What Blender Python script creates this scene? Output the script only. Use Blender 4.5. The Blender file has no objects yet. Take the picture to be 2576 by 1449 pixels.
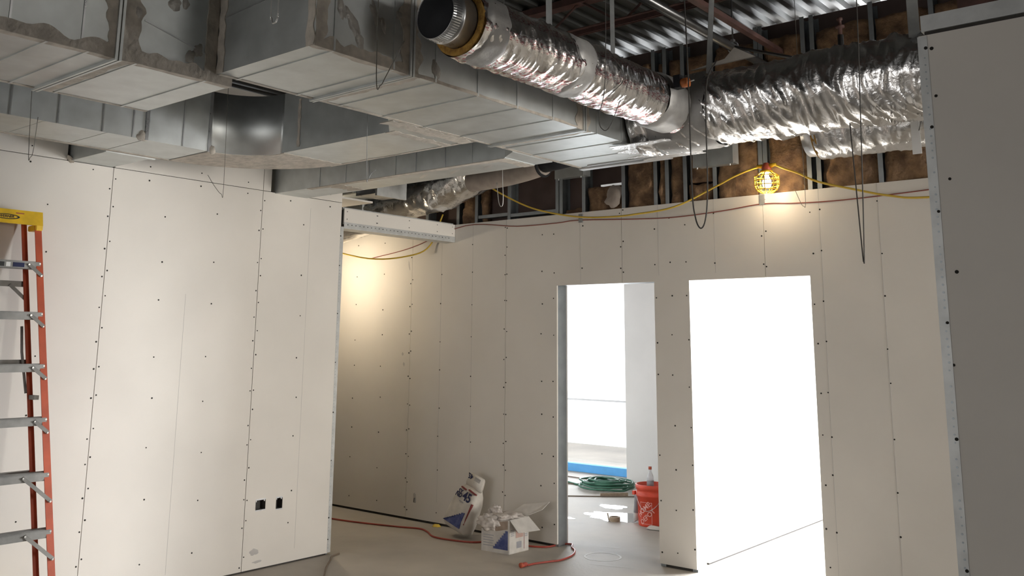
import bpy, bmesh, math, random
from mathutils import Vector, Matrix, noise

random.seed(7)
scene = bpy.context.scene
C = scene.collection
PI = math.pi

# ------------------------------------------------------------------ camera
pitch, yaw, roll = -0.1845, 0.6871, 0.0078
def rotm(a, b, c):
    cx, sx, cy, sy, cz, sz = math.cos(a), math.sin(a), math.cos(b), math.sin(b), math.cos(c), math.sin(c)
    Rx = Matrix(((1, 0, 0), (0, cx, -sx), (0, sx, cx)))
    Ry = Matrix(((cy, 0, sy), (0, 1, 0), (-sy, 0, cy)))
    Rz = Matrix(((cz, -sz, 0), (sz, cz, 0), (0, 0, 1)))
    return Rz @ Rx @ Ry
RW = rotm(pitch, yaw, roll) @ Matrix(((1, 0, 0), (0, 0, -1), (0, 1, 0)))
cam_d = bpy.data.cameras.new('camera')
cam = bpy.data.objects.new('camera', cam_d)
C.objects.link(cam)
right, up, back = RW[0], -RW[1], -RW[2]
cam.matrix_world = Matrix(((right[0], up[0], back[0], 0), (right[1], up[1], back[1], 0),
                           (right[2], up[2], back[2], 1.69), (0, 0, 0, 1)))
cam_d.sensor_width = 36
cam_d.lens = 2288.5 * 36 / 2576
cam_d.shift_y = -295.3 / 2576
cam_d.clip_start = 0.05
scene.camera = cam

# ------------------------------------------------------------------ light and exposure
scene.view_settings.view_transform = 'Standard'
scene.view_settings.look = 'None'
scene.view_settings.gamma = 1
scene.view_settings.use_curve_mapping = False
scene.view_settings.exposure = 0.0
world = bpy.data.worlds.new('world')
scene.world = world
world.use_nodes = True
bg = world.node_tree.nodes['Background']
bg.inputs[0].default_value = (0.93, 0.96, 1.0, 1)
bg.inputs[1].default_value = 1.6

def window_light(name, loc, target, sx, sy, radiance, color=(1, 1, 1)):
    l = bpy.data.lights.new(name, 'AREA')
    l.shape = 'RECTANGLE'
    l.size, l.size_y = sx, sy
    l.energy = radiance * PI * sx * sy
    l.color = color
    o = bpy.data.objects.new(name, l)
    C.objects.link(o)
    o.location = loc
    o.rotation_euler = (Vector(target) - Vector(loc)).to_track_quat('-Z', 'Y').to_euler()
    return o
# daylight in the two far room windows, then two added fills from unseen sides
window_light('daylight_left_room', (-9.7, 10.45, 1.75), (-9.7, 0, 1.75), 6.4, 3.1, 13.0, (0.90, 0.95, 1.0))
window_light('daylight_right_room', (-0.6, 10.45, 1.75), (-0.6, 0, 1.75), 5.0, 3.1, 66.0, (0.95, 0.97, 1.0))
window_light('side_fill_light', (10.95, 5.4, 1.7), (-6, 5.4, 1.7), 1.9, 2.9, 62.0, (1.0, 0.965, 0.91))  # fill added at the unseen side wall, moved and sized to brighten wall_left
window_light('rear_fill_light', (-3.6, -5.0, 1.6), (-3.6, 5, 1.6), 4.0, 2.8, 1.6, (1.0, 0.93, 0.86))  # weak ambient fill added at an unseen opening behind the camera

# ------------------------------------------------------------------ materials
def new_mat(name):
    m = bpy.data.materials.new(name)
    m.use_nodes = True
    return m, m.node_tree.nodes, m.node_tree.links, m.node_tree.nodes['Principled BSDF']

def mat(name, col, rough=0.6, metal=0.0, var=0.12, scale=6.0, bump=0.0, bscale=60.0, col2=None, detail=5, stretch=None, spec=None, rvar=0.0):
    m, N, L, B = new_mat(name)
    tc = N.new('ShaderNodeTexCoord')
    src = tc.outputs['Object']
    if stretch:
        mp = N.new('ShaderNodeMapping')
        mp.inputs['Scale'].default_value = stretch
        L.new(src, mp.inputs[0])
        src = mp.outputs[0]
    nt = N.new('ShaderNodeTexNoise')
    nt.inputs['Scale'].default_value = scale
    nt.inputs['Detail'].default_value = detail
    L.new(src, nt.inputs['Vector'])
    rp = N.new('ShaderNodeValToRGB')
    c2 = col2 or tuple(c * (1 - var) for c in col)
    rp.color_ramp.elements[0].color = (*c2, 1)
    rp.color_ramp.elements[1].color = (*(col if col2 else tuple(min(1, c * (1 + var * 0.6)) for c in col)), 1)
    rp.color_ramp.elements[0].position = 0.32
    rp.color_ramp.elements[1].position = 0.68
    L.new(nt.outputs['Fac'], rp.inputs[0])
    L.new(rp.outputs[0], B.inputs['Base Color'])
    B.inputs['Roughness'].default_value = rough
    B.inputs['Metallic'].default_value = metal
    if spec is not None:
        B.inputs['Specular IOR Level'].default_value = spec
    if rvar:
        mr = N.new('ShaderNodeMapRange')
        mr.inputs['To Min'].default_value = max(0.05, rough - rvar)
        mr.inputs['To Max'].default_value = min(1, rough + rvar)
        L.new(nt.outputs['Fac'], mr.inputs['Value'])
        L.new(mr.outputs[0], B.inputs['Roughness'])
    if bump:
        n2 = N.new('ShaderNodeTexNoise')
        n2.inputs['Scale'].default_value = bscale
        n2.inputs['Detail'].default_value = 4
        L.new(src, n2.inputs['Vector'])
        bp = N.new('ShaderNodeBump')
        bp.inputs['Strength'].default_value = bump
        bp.inputs['Distance'].default_value = 0.01
        L.new(n2.outputs['Fac'], bp.inputs['Height'])
        L.new(bp.outputs[0], B.inputs['Normal'])
    return m

M = {}
M['drywall'] = mat('drywall_paper', (0.72, 0.685, 0.63), 0.9, var=0.05, scale=1.6, bump=0.05, bscale=300)
M['drywall_grey'] = mat('drywall_back_paper', (0.80, 0.785, 0.765), 0.9, var=0.05, scale=1.6)
M['gypsum'] = mat('gypsum_edge', (0.80, 0.79, 0.76), 0.95, var=0.05, scale=20)
M['core'] = mat('wall_core', (0.055, 0.05, 0.045), 0.9, var=0.2, scale=8)
M['concrete'] = mat('concrete', (0.56, 0.515, 0.45), 0.68, col2=(0.41, 0.38, 0.34), scale=1.3, bump=0.12, bscale=40, detail=9, rvar=0.08, spec=0.3)
M['galv'] = mat('galvanised_steel', (0.57, 0.595, 0.59), 0.45, 0.82, var=0.10, scale=9, bump=0.03, bscale=3.0, rvar=0.08)
M['galv_bright'] = mat('bright_galvanised_steel', (0.62, 0.63, 0.64), 0.30, 0.9, var=0.10, scale=14, rvar=0.08)
M['stud'] = mat('steel_stud', (0.34, 0.37, 0.39), 0.45, 0.6, var=0.12, scale=10)
M['bead'] = mat('corner_bead_metal', (0.55, 0.56, 0.55), 0.5, 0.5, var=0.12, scale=16)
M['hole'] = mat('dark_hole', (0.02, 0.018, 0.015), 0.9, var=0.2)
M['pencil'] = mat('faint_line', (0.50, 0.48, 0.46), 0.9, var=0.1)
M['mastic'] = mat('duct_mastic', (0.44, 0.40, 0.345), 0.8, var=0.22, scale=22, bump=0.3, bscale=50)
M['mastic_spot'] = mat('duct_mastic_spot', (0.34, 0.32, 0.29), 0.35, var=0.25, scale=30, bump=0.4, bscale=60)
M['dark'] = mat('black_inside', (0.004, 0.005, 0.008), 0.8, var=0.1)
M['fibre'] = mat('fibreglass_yellow', (0.42, 0.24, 0.05), 0.95, col2=(0.20, 0.10, 0.02), scale=40, bump=0.8, bscale=70)
M['batt'] = mat('brown_insulation', (0.30, 0.185, 0.10), 0.97, col2=(0.11, 0.065, 0.04), scale=11, bump=0.9, bscale=45, detail=8)
M['board'] = mat('brown_backing_board', (0.115, 0.08, 0.07), 0.9, var=0.2, scale=4)
M['joist'] = mat('red_oxide_steel', (0.085, 0.04, 0.033), 0.65, 0.0, var=0.3, scale=12)
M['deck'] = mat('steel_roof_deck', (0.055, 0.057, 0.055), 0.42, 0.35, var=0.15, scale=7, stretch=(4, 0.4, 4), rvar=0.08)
M['pipe'] = mat('black_steel_pipe', (0.10, 0.10, 0.10), 0.28, 0.7, var=0.2, scale=10)
M['wire'] = mat('hanger_wire_steel', (0.16, 0.15, 0.13), 0.5, 0.5, var=0.2)
M['wire_pale'] = mat('bright_wire_steel', (0.6, 0.6, 0.58), 0.35, 0.7, var=0.1)
M['cable_dark'] = mat('dark_cable', (0.06, 0.055, 0.05), 0.5, 0.2, var=0.2)
M['strap'] = mat('strap_steel', (0.30, 0.31, 0.31), 0.5, 0.5, var=0.15, scale=20)
M['yellow'] = mat('yellow_plastic', (0.80, 0.50, 0.02), 0.45, var=0.15, scale=14)
M['cable_yellow'] = mat('yellow_cable', (0.62, 0.42, 0.05), 0.5, var=0.1)
M['red_wire'] = mat('red_wire', (0.26, 0.07, 0.05), 0.55, var=0.15)
M['cord_red'] = mat('red_cord', (0.36, 0.06, 0.04), 0.5, var=0.2, scale=4)
M['cord_brown'] = mat('brown_cord', (0.20, 0.15, 0.11), 0.6, var=0.2)
M['orange_rail'] = mat('orange_fibreglass', (0.50, 0.085, 0.03), 0.5, var=0.18, scale=10, bump=0.05, bscale=80)
M['alu'] = mat('dull_aluminium', (0.27, 0.265, 0.25), 0.5, 0.5, var=0.2, scale=12, bump=0.05)
M['rivet'] = mat('rivet_steel', (0.75, 0.75, 0.74), 0.3, 0.9, var=0.1)
M['ink'] = mat('black_ink', (0.02, 0.02, 0.02), 0.7, var=0.1)
M['white'] = mat('white_print', (0.78, 0.78, 0.75), 0.7, var=0.05)
M['paper'] = mat('dusty_paper', (0.60, 0.56, 0.50), 0.85, var=0.14, scale=12, bump=0.25, bscale=25)
M['carton'] = mat('dusty_carton', (0.58, 0.55, 0.51), 0.85, var=0.12, scale=14, bump=0.1, bscale=60)
M['carton_in'] = mat('brown_carton_inside', (0.36, 0.28, 0.22), 0.9, var=0.2, scale=20)
M['plastic_bag'] = mat('dusty_plastic_film', (0.55, 0.50, 0.46), 0.4, var=0.2, scale=18, bump=0.5, bscale=40)
M['blue'] = mat('blue_print', (0.045, 0.06, 0.19), 0.8, col2=(0.11, 0.13, 0.27), scale=26)
M['navy'] = mat('navy_print', (0.02, 0.025, 0.08), 0.8, var=0.2)
M['maroon'] = mat('maroon_print', (0.22, 0.045, 0.04), 0.8, var=0.2)
M['greyprint'] = mat('grey_print', (0.33, 0.33, 0.35), 0.8, var=0.2)
M['pinkprint'] = mat('pink_print', (0.50, 0.34, 0.29), 0.8, var=0.12, scale=16)
M['bucket'] = mat('orange_bucket_plastic', (0.72, 0.075, 0.035), 0.42, var=0.12, scale=10)
M['bucket_mark'] = mat('pale_bucket_print', (0.78, 0.40, 0.36), 0.6, var=0.1)
M['hose'] = mat('green_hose', (0.05, 0.17, 0.11), 0.5, var=0.2)
M['wood'] = mat('pale_wood', (0.40, 0.31, 0.22), 0.8, var=0.2, stretch=(1, 8, 8))
M['blue_frame'] = mat('blue_window_sill', (0.12, 0.45, 0.90), 0.6, var=0.1)
M['alum_frame'] = mat('white_window_frame', (0.75, 0.76, 0.78), 0.5, var=0.05)
M['cap_red'] = mat('orange_cap', (0.5, 0.10, 0.05), 0.5, var=0.1)
M['copper'] = mat('orange_actuator', (0.45, 0.13, 0.03), 0.5, var=0.2)
M['tape'] = mat('foil_tape', (0.36, 0.355, 0.345), 0.55, 0.55, var=0.14, scale=14, bump=0.35, bscale=18)
M['tape_white'] = mat('white_tape', (0.72, 0.72, 0.71), 0.6, 0.0, var=0.05)
M['flex_paper'] = mat('beige_flex_jacket', (0.36, 0.31, 0.27), 0.7, var=0.18, scale=10, bump=0.3, bscale=20)

def foil_mat(name, printed):
    m, N, L, B = new_mat(name)
    tc = N.new('ShaderNodeTexCoord')
    B.inputs['Metallic'].default_value = 1.0
    B.inputs['Roughness'].default_value = 0.24
    nt = N.new('ShaderNodeTexNoise')
    nt.inputs['Scale'].default_value = 9
    nt.inputs['Detail'].default_value = 6
    L.new(tc.outputs['Object'], nt.inputs['Vector'])
    rp = N.new('ShaderNodeValToRGB')
    rp.color_ramp.elements[0].color = (0.60, 0.59, 0.58, 1)
    rp.color_ramp.elements[1].color = (0.88, 0.88, 0.88, 1)
    L.new(nt.outputs['Fac'], rp.inputs[0])
    col = rp.outputs[0]
    if printed:
        sx = N.new('ShaderNodeSeparateXYZ')
        L.new(tc.outputs['Object'], sx.inputs[0])
        mp = N.new('ShaderNodeMapping')
        mp.inputs['Scale'].default_value = (30, 55, 240)
        L.new(tc.outputs['Object'], mp.inputs[0])
        n3 = N.new('ShaderNodeTexNoise')
        n3.inputs['Scale'].default_value = 1
        n3.inputs['Detail'].default_value = 2
        L.new(mp.outputs[0], n3.inputs['Vector'])
        th = N.new('ShaderNodeMath'); th.operation = 'GREATER_THAN'
        th.inputs[1].default_value = 0.54
        L.new(n3.outputs['Fac'], th.inputs[0])
        wv = N.new('ShaderNodeMath'); wv.operation = 'SINE'
        ml = N.new('ShaderNodeMath'); ml.operation = 'MULTIPLY'
        ml.inputs[1].default_value = 62.0
        L.new(sx.outputs['Z'], ml.inputs[0]); L.new(ml.outputs[0], wv.inputs[0])
        g2 = N.new('ShaderNodeMath'); g2.operation = 'GREATER_THAN'
        g2.inputs[1].default_value = 0.35
        L.new(wv.outputs[0], g2.inputs[0])
        mm = N.new('ShaderNodeMath'); mm.operation = 'MULTIPLY'
        L.new(th.outputs[0], mm.inputs[0]); L.new(g2.outputs[0], mm.inputs[1])
        m2 = N.new('ShaderNodeMath'); m2.operation = 'MULTIPLY'
        m2.inputs[1].default_value = 0.75
        L.new(mm.outputs[0], m2.inputs[0])
        mx = N.new('ShaderNodeMixRGB')
        mx.inputs['Color2'].default_value = (0.42, 0.10, 0.13, 1)
        L.new(m2.outputs[0], mx.inputs['Fac']); L.new(col, mx.inputs['Color1'])
        col = mx.outputs[0]
    L.new(col, B.inputs['Base Color'])
    mp2 = N.new('ShaderNodeMapping')
    mp2.inputs['Scale'].default_value = (1, 1, 1)
    L.new(tc.outputs['Object'], mp2.inputs[0])
    n2 = N.new('ShaderNodeTexNoise')
    n2.inputs['Scale'].default_value = 34
    n2.inputs['Detail'].default_value = 4
    n2.inputs['Distortion'].default_value = 0.8
    L.new(mp2.outputs[0], n2.inputs['Vector'])
    bp = N.new('ShaderNodeBump')
    bp.inputs['Strength'].default_value = 0.35
    bp.inputs['Distance'].default_value = 0.010
    L.new(n2.outputs['Fac'], bp.inputs['Height'])
    L.new(bp.outputs[0], B.inputs['Normal'])
    return m
M['foil'] = foil_mat('foil_jacket', False)
M['foil_print'] = foil_mat('printed_foil_jacket', True)

def glass_mat():
    m, N, L, B = new_mat('window_glass')
    out = N['Material Output']
    tr = N.new('ShaderNodeBsdfTransparent')
    gl = N.new('ShaderNodeBsdfGlossy')
    gl.inputs['Roughness'].default_value = 0.02
    fr = N.new('ShaderNodeFresnel')
    fr.inputs[0].default_value = 1.35
    mx = N.new('ShaderNodeMixShader')
    L.new(fr.outputs[0], mx.inputs[0]); L.new(tr.outputs[0], mx.inputs[1]); L.new(gl.outputs[0], mx.inputs[2])
    L.new(mx.outputs[0], out.inputs[0])
    return m
M['glass'] = glass_mat()
def emit_mat(name, col, strength):
    m, N, L, B = new_mat(name)
    B.inputs['Emission Color'].default_value = (*col, 1)
    B.inputs['Emission Strength'].default_value = strength
    B.inputs['Base Color'].default_value = (*col, 1)
    return m
M['bulb'] = emit_mat('lit_bulb', (1.0, 0.86, 0.62), 60)
m, N, L, B = new_mat('puddle_water')
B.inputs['Base Color'].default_value = (0.25, 0.25, 0.25, 1)
B.inputs['Roughness'].default_value = 0.03
B.inputs['IOR'].default_value = 1.33
M['water'] = m
m, N, L, B = new_mat('clear_plastic')
B.inputs['Base Color'].default_value = (0.72, 0.74, 0.76, 1)
B.inputs['Roughness'].default_value = 0.15
B.inputs['Alpha'].default_value = 0.55
M['clear'] = m

# ------------------------------------------------------------------ helpers
def link(name, me, material=None, parent=None, smooth=False):
    o = bpy.data.objects.new(name, me)
    C.objects.link(o)
    if material is not None:
        me.materials.append(M[material] if isinstance(material, str) else material)
    if parent is not None:
        o.parent = parent
    if smooth:
        for p in me.polygons:
            p.use_smooth = True
    return o

def tag(o, label=None, cat=None, group=None, kind=None):
    if label: o['label'] = label
    if cat: o['category'] = cat
    if group: o['group'] = group
    if kind: o['kind'] = kind
    return o

def empty(name, loc=(0, 0, 0)):
    # parents keep an identity transform; parts are built in world coordinates
    o = bpy.data.objects.new(name, None)
    C.objects.link(o)
    o.empty_display_size = 0.1
    return o

BOXF = [(0, 3, 2, 1), (4, 5, 6, 7), (0, 1, 5, 4), (1, 2, 6, 5), (2, 3, 7, 6), (3, 0, 4, 7)]
def box_data(x0, x1, y0, y1, z0, z1):
    return [(x0, y0, z0), (x1, y0, z0), (x1, y1, z0), (x0, y1, z0), (x0, y0, z1), (x1, y0, z1), (x1, y1, z1), (x0, y1, z1)]
def box(name, b, material, parent=None, bevel=0.0):
    x0, x1 = sorted(b[0:2]); y0, y1 = sorted(b[2:4]); z0, z1 = sorted(b[4:6])
    me = bpy.data.meshes.new(name)
    if bevel:
        bm = bmesh.new()
        vs = [bm.verts.new(v) for v in box_data(x0, x1, y0, y1, z0, z1)]
        for f in BOXF: bm.faces.new([vs[i] for i in f])
        bmesh.ops.bevel(bm, geom=bm.edges[:], offset=bevel, segments=2, affect='EDGES')
        bm.to_mesh(me); bm.free()
    else:
        me.from_pydata(box_data(x0, x1, y0, y1, z0, z1), [], BOXF)
    return link(name, me, material, parent)

def frame_mesh(name, corners8, material, parent=None):
    me = bpy.data.meshes.new(name)
    me.from_pydata([tuple(c) for c in corners8], [], BOXF)
    me.update()
    return link(name, me, material, parent)

def bar(name, p0, p1, w, d, material, parent=None, side=(0, 1, 0)):
    """rectangular bar from p0 to p1; w along side, d along the third axis"""
    p0, p1 = Vector(p0), Vector(p1)
    u = (p1 - p0).normalized()
    s = Vector(side); s = (s - u * s.dot(u)).normalized()
    t = u.cross(s)
    vs = []
    for p in (p0, p1):
        for a, b in ((-1, -1), (1, -1), (1, 1), (-1, 1)):
            vs.append(p + s * (a * w / 2) + t * (b * d / 2))
    return frame_mesh(name, vs, material, parent)

def prism(name, poly, axis, a0, a1, material, parent=None):
    """closed polygon (list of 2D points) extruded along an axis: 'X' (y,z) 'Y' (x,z) 'Z' (x,y)"""
    n = len(poly)
    def P(q, a):
        return {'X': (a, q[0], q[1]), 'Y': (q[0], a, q[1]), 'Z': (q[0], q[1], a)}[axis]
    vs = [P(q, a0) for q in poly] + [P(q, a1) for q in poly]
    fs = [tuple(range(n)), tuple(range(2 * n - 1, n - 1, -1))]
    fs += [(i, i + n, (i + 1) % n + n, (i + 1) % n) for i in range(n)]
    me = bpy.data.meshes.new(name)
    me.from_pydata(vs, [], fs)
    bm = bmesh.new(); bm.from_mesh(me)
    bmesh.ops.recalc_face_normals(bm, faces=bm.faces[:])
    bm.to_mesh(me); bm.free()
    return link(name, me, material, parent)

def tube_data(pts, r, seg=8, caps=True):
    pts = [Vector(p) for p in pts]
    vs, fs = [], []
    ref = Vector((0.31, 0.52, 0.79))
    for i, p in enumerate(pts):
        t = (pts[min(i + 1, len(pts) - 1)] - pts[max(i - 1, 0)])
        t = t.normalized() if t.length > 1e-9 else Vector((0, 0, 1))
        a = t.cross(ref)
        if a.length < 0.15: a = t.cross(Vector((1, 0, 0)))
        a.normalize(); b = t.cross(a)
        rr = r[i] if isinstance(r, (list, tuple)) else r
        for k in range(seg):
            q = 2 * PI * k / seg
            vs.append(p + a * (rr * math.cos(q)) + b * (rr * math.sin(q)))
    for i in range(len(pts) - 1):
        for k in range(seg):
            k2 = (k + 1) % seg
            fs.append((i * seg + k, i * seg + k2, (i + 1) * seg + k2, (i + 1) * seg + k))
    if caps:
        fs.append(tuple(range(seg - 1, -1, -1)))
        n = (len(pts) - 1) * seg
        fs.append(tuple(range(n, n + seg)))
    return vs, fs
def tube(name, pts, r, material, parent=None, seg=8):
    vs, fs = tube_data(pts, r, seg)
    me = bpy.data.meshes.new(name)
    me.from_pydata([tuple(v) for v in vs], [], fs)
    return link(name, me, material, parent, True)

def spline(pts, n=8):
    """Catmull-Rom through the points"""
    P = [Vector(p) for p in pts]
    P = [P[0] * 2 - P[1]] + P + [P[-1] * 2 - P[-2]]
    out = []
    for i in range(1, len(P) - 2):
        for k in range(n):
            t = k / n
            a, b, c, d = P[i - 1], P[i], P[i + 1], P[i + 2]
            out.append(0.5 * ((2 * b) + (c - a) * t + (2 * a - 5 * b + 4 * c - d) * t * t + (3 * b - a - 3 * c + d) * t ** 3))
    out.append(P[-2])
    return out

def lathe(name, prof, centre, material, parent=None, seg=32, axis='Z', smooth=True, close=False):
    vs, fs = [], []
    for r, h in prof:
        for k in range(seg):
            q = 2 * PI * k / seg
            c, s = r * math.cos(q), r * math.sin(q)
            v = {'Z': (c, s, h), 'Y': (c, h, s), 'X': (h, c, s)}[axis]
            vs.append((v[0] + centre[0], v[1] + centre[1], v[2] + centre[2]))
    n = len(prof)
    for i in range(n if close else n - 1):
        j = (i + 1) % n
        for k in range(seg):
            k2 = (k + 1) % seg
            fs.append((i * seg + k, i * seg + k2, j * seg + k2, j * seg + k))
    if not close:
        if prof[0][0] > 1e-6: fs.append(tuple(range(seg)))
        if prof[-1][0] > 1e-6: fs.append(tuple(range((n - 1) * seg, n * seg)))
    me = bpy.data.meshes.new(name)
    me.from_pydata(vs, [], fs)
    bm = bmesh.new(); bm.from_mesh(me)
    bmesh.ops.remove_doubles(bm, verts=bm.verts[:], dist=1e-6)
    bmesh.ops.recalc_face_normals(bm, faces=bm.faces[:])
    bm.to_mesh(me); bm.free()
    return link(name, me, material, parent, smooth)

def sheet(name, plane, at, thick, u0, u1, v0, v1, material, parent, holes=()):
    """flat board with rectangular holes. plane 'X' (u=y, v=z) or 'Y' (u=x, v=z); face at `at`, body goes to at+thick"""
    us = sorted(set([u0, u1] + [min(max(h[i], u0), u1) for h in holes for i in (0, 1)]))
    vs_ = sorted(set([v0, v1] + [min(max(h[i], v0), v1) for h in holes for i in (2, 3)]))
    bm = bmesh.new()
    g = {}
    def V(i, j):
        if (i, j) not in g:
            u, v = us[i], vs_[j]
            g[(i, j)] = bm.verts.new((at, u, v) if plane == 'X' else (u, at, v))
        return g[(i, j)]
    fs = []
    for i in range(len(us) - 1):
        for j in range(len(vs_) - 1):
            cu, cv = (us[i] + us[i + 1]) / 2, (vs_[j] + vs_[j + 1]) / 2
            if any(h[0] < cu < h[1] and h[2] < cv < h[3] for h in holes): continue
            fs.append(bm.faces.new((V(i, j), V(i + 1, j), V(i + 1, j + 1), V(i, j + 1))))
    ext = bmesh.ops.extrude_face_region(bm, geom=fs)
    d = Vector((thick, 0, 0)) if plane == 'X' else Vector((0, thick, 0))
    bmesh.ops.translate(bm, verts=[e for e in ext['geom'] if isinstance(e, bmesh.types.BMVert)], vec=d)
    bmesh.ops.recalc_face_normals(bm, faces=bm.faces[:])
    me = bpy.data.meshes.new(name)
    bm.to_mesh(me); bm.free()
    return link(name, me, material, parent)

def discs(name, pts, normal, r, material, parent, seg=7, h=0.0016):
    """many tiny discs joined: screw heads"""
    n = Vector(normal).normalized()
    a = n.orthogonal().normalized(); b = n.cross(a)
    vs, fs = [], []
    for p in pts:
        p = Vector(p); s = len(vs)
        rr = r * random.uniform(0.8, 1.15)
        for lift in (0.0, h):
            for k in range(seg):
                q = 2 * PI * k / seg
                vs.append(tuple(p + a * (rr * math.cos(q)) + b * (rr * math.sin(q)) + n * lift))
        fs.append(tuple(range(s + seg, s + 2 * seg)))
        for k in range(seg):
            k2 = (k + 1) % seg
            fs.append((s + k, s + k2, s + seg + k2, s + seg + k))
    me = bpy.data.meshes.new(name)
    me.from_pydata(vs, [], fs)
    return tag(link(name, me, material, parent), kind='stuff')

def lines(name, segs, normal, w, material, parent, h=0.0008):
    n = Vector(normal).normalized()
    vs, fs = [], []
    for p0, p1 in segs:
        p0, p1 = Vector(p0), Vector(p1)
        u = (p1 - p0).normalized(); s = u.cross(n) * (w / 2)
        k = len(vs)
        for q in (p0 - s, p0 + s, p1 + s, p1 - s): vs.append(tuple(q))
        for q in (p0 - s, p0 + s, p1 + s, p1 - s): vs.append(tuple(q + n * h))
        fs += [tuple(i + k for i in f) for f in BOXF]
    me = bpy.data.meshes.new(name)
    me.from_pydata(vs, [], fs)
    return tag(link(name, me, material, parent), kind='stuff')

def smear(name, p0, p1, side, normal, w0, w1, material, parent, n=28, th=0.0025, jag=0.35, seed=0):
    """irregular band along p0-p1, reaching w0 to one side and w1 to the other"""
    th = th + 0.0023 * ((seed * 0.6180339) % 1.0)
    p0, p1 = Vector(p0), Vector(p1)
    s, nn = Vector(side).normalized(), Vector(normal).normalized()
    vs, fs = [], []
    for i in range(n + 1):
        t = i / n
        p = p0.lerp(p1, t)
        j0 = w0 * (1 + jag * noise.noise(Vector((t * 9 + seed, 1.3, 0))) * 2)
        j1 = w1 * (1 + jag * noise.noise(Vector((t * 9 + seed, 7.9, 3))) * 2)
        for lift in (-0.001, th):
            vs.append(tuple(p - s * j0 + nn * lift)); vs.append(tuple(p + s * j1 + nn * lift))
    for i in range(n):
        a, b = i * 4, i * 4 + 4
        fs += [(a + 2, a + 3, b + 3, b + 2), (a, b, b + 1, a + 1), (a, a + 2, b + 2, b), (a + 1, b + 1, b + 3, a + 3)]
    fs += [(0, 1, 3, 2), (n * 4, n * 4 + 2, n * 4 + 3, n * 4 + 1)]
    me = bpy.data.meshes.new(name)
    me.from_pydata(vs, [], fs)
    bm = bmesh.new(); bm.from_mesh(me)
    bmesh.ops.recalc_face_normals(bm, faces=bm.faces[:])
    bm.to_mesh(me); bm.free()
    return link(name, me, material, parent)

def blob(name, p, normal, rx, ry, material, parent, seed=0, th=0.006, rot=0.0):
    nn = Vector(normal).normalized()
    a = Vector((0, 0, 1)).cross(nn)
    if a.length < 0.1: a = Vector((1, 0, 0))
    a.normalize(); b = nn.cross(a)
    a, b = a * math.cos(rot) + b * math.sin(rot), b * math.cos(rot) - a * math.sin(rot)
    p = Vector(p); n = 18
    vs = [tuple(p + nn * th)]
    for ring, (k, lift) in enumerate(((0.6, th * 0.9), (1.0, -0.001))):
        for i in range(n):
            q = 2 * PI * i / n
            j = 1 + 0.45 * noise.noise(Vector((math.cos(q) * 1.6 + seed, math.sin(q) * 1.6, seed * 2.1)))
            vs.append(tuple(p + a * (rx * k * j * math.cos(q)) + b * (ry * k * j * math.sin(q)) + nn * lift))
    fs = [(0, 1 + i, 1 + (i + 1) % n) for i in range(n)]
    fs += [(1 + i, 1 + n + i, 1 + n + (i + 1) % n, 1 + (i + 1) % n) for i in range(n)]
    me = bpy.data.meshes.new(name)
    me.from_pydata(vs, [], fs)
    return link(name, me, material, parent, True)

def text_mesh(name, body, size, origin, xdir, ydir, material, parent, align='CENTER', extrude=0.0006, shear=0.0, bold=0.0):
    cu = bpy.data.curves.new(name + '_curve', 'FONT')
    cu.body = body; cu.size = size; cu.align_x = align; cu.align_y = 'CENTER'
    cu.extrude = extrude; cu.shear = shear; cu.offset = bold; cu.resolution_u = 4
    t = bpy.data.objects.new(name + '_tmp', cu)
    C.objects.link(t)
    bpy.context.view_layer.update()
    me = bpy.data.meshes.new_from_object(t.evaluated_get(bpy.context.evaluated_depsgraph_get()))
    bpy.data.objects.remove(t); bpy.data.curves.remove(cu)
    x, y = Vector(xdir).normalized(), Vector(ydir).normalized()
    z = x.cross(y)
    R = Matrix((x, y, z)).transposed().to_4x4()
    me.transform(Matrix.Translation(Vector(origin)) @ R)
    return link(name, me, material, parent)

# ================================================================== the shell
XL, YB, HW = -6.0, 6.451, 2.79
floor = box('floor', (-14, 11, -6, 13, -0.15, 0), 'concrete')
tag(floor, kind='structure')

# roof deck: ribs run front to back
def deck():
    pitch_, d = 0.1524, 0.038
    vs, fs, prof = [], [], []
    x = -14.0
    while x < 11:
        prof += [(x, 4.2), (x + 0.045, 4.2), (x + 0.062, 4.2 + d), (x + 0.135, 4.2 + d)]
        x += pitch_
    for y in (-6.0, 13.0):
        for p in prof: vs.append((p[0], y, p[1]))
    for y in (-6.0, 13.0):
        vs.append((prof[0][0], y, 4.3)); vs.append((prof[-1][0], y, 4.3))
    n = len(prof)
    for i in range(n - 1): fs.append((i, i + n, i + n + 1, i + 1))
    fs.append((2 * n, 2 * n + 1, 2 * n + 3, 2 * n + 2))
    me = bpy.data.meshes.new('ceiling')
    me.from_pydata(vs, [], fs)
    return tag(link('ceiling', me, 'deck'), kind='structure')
deck()

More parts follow.
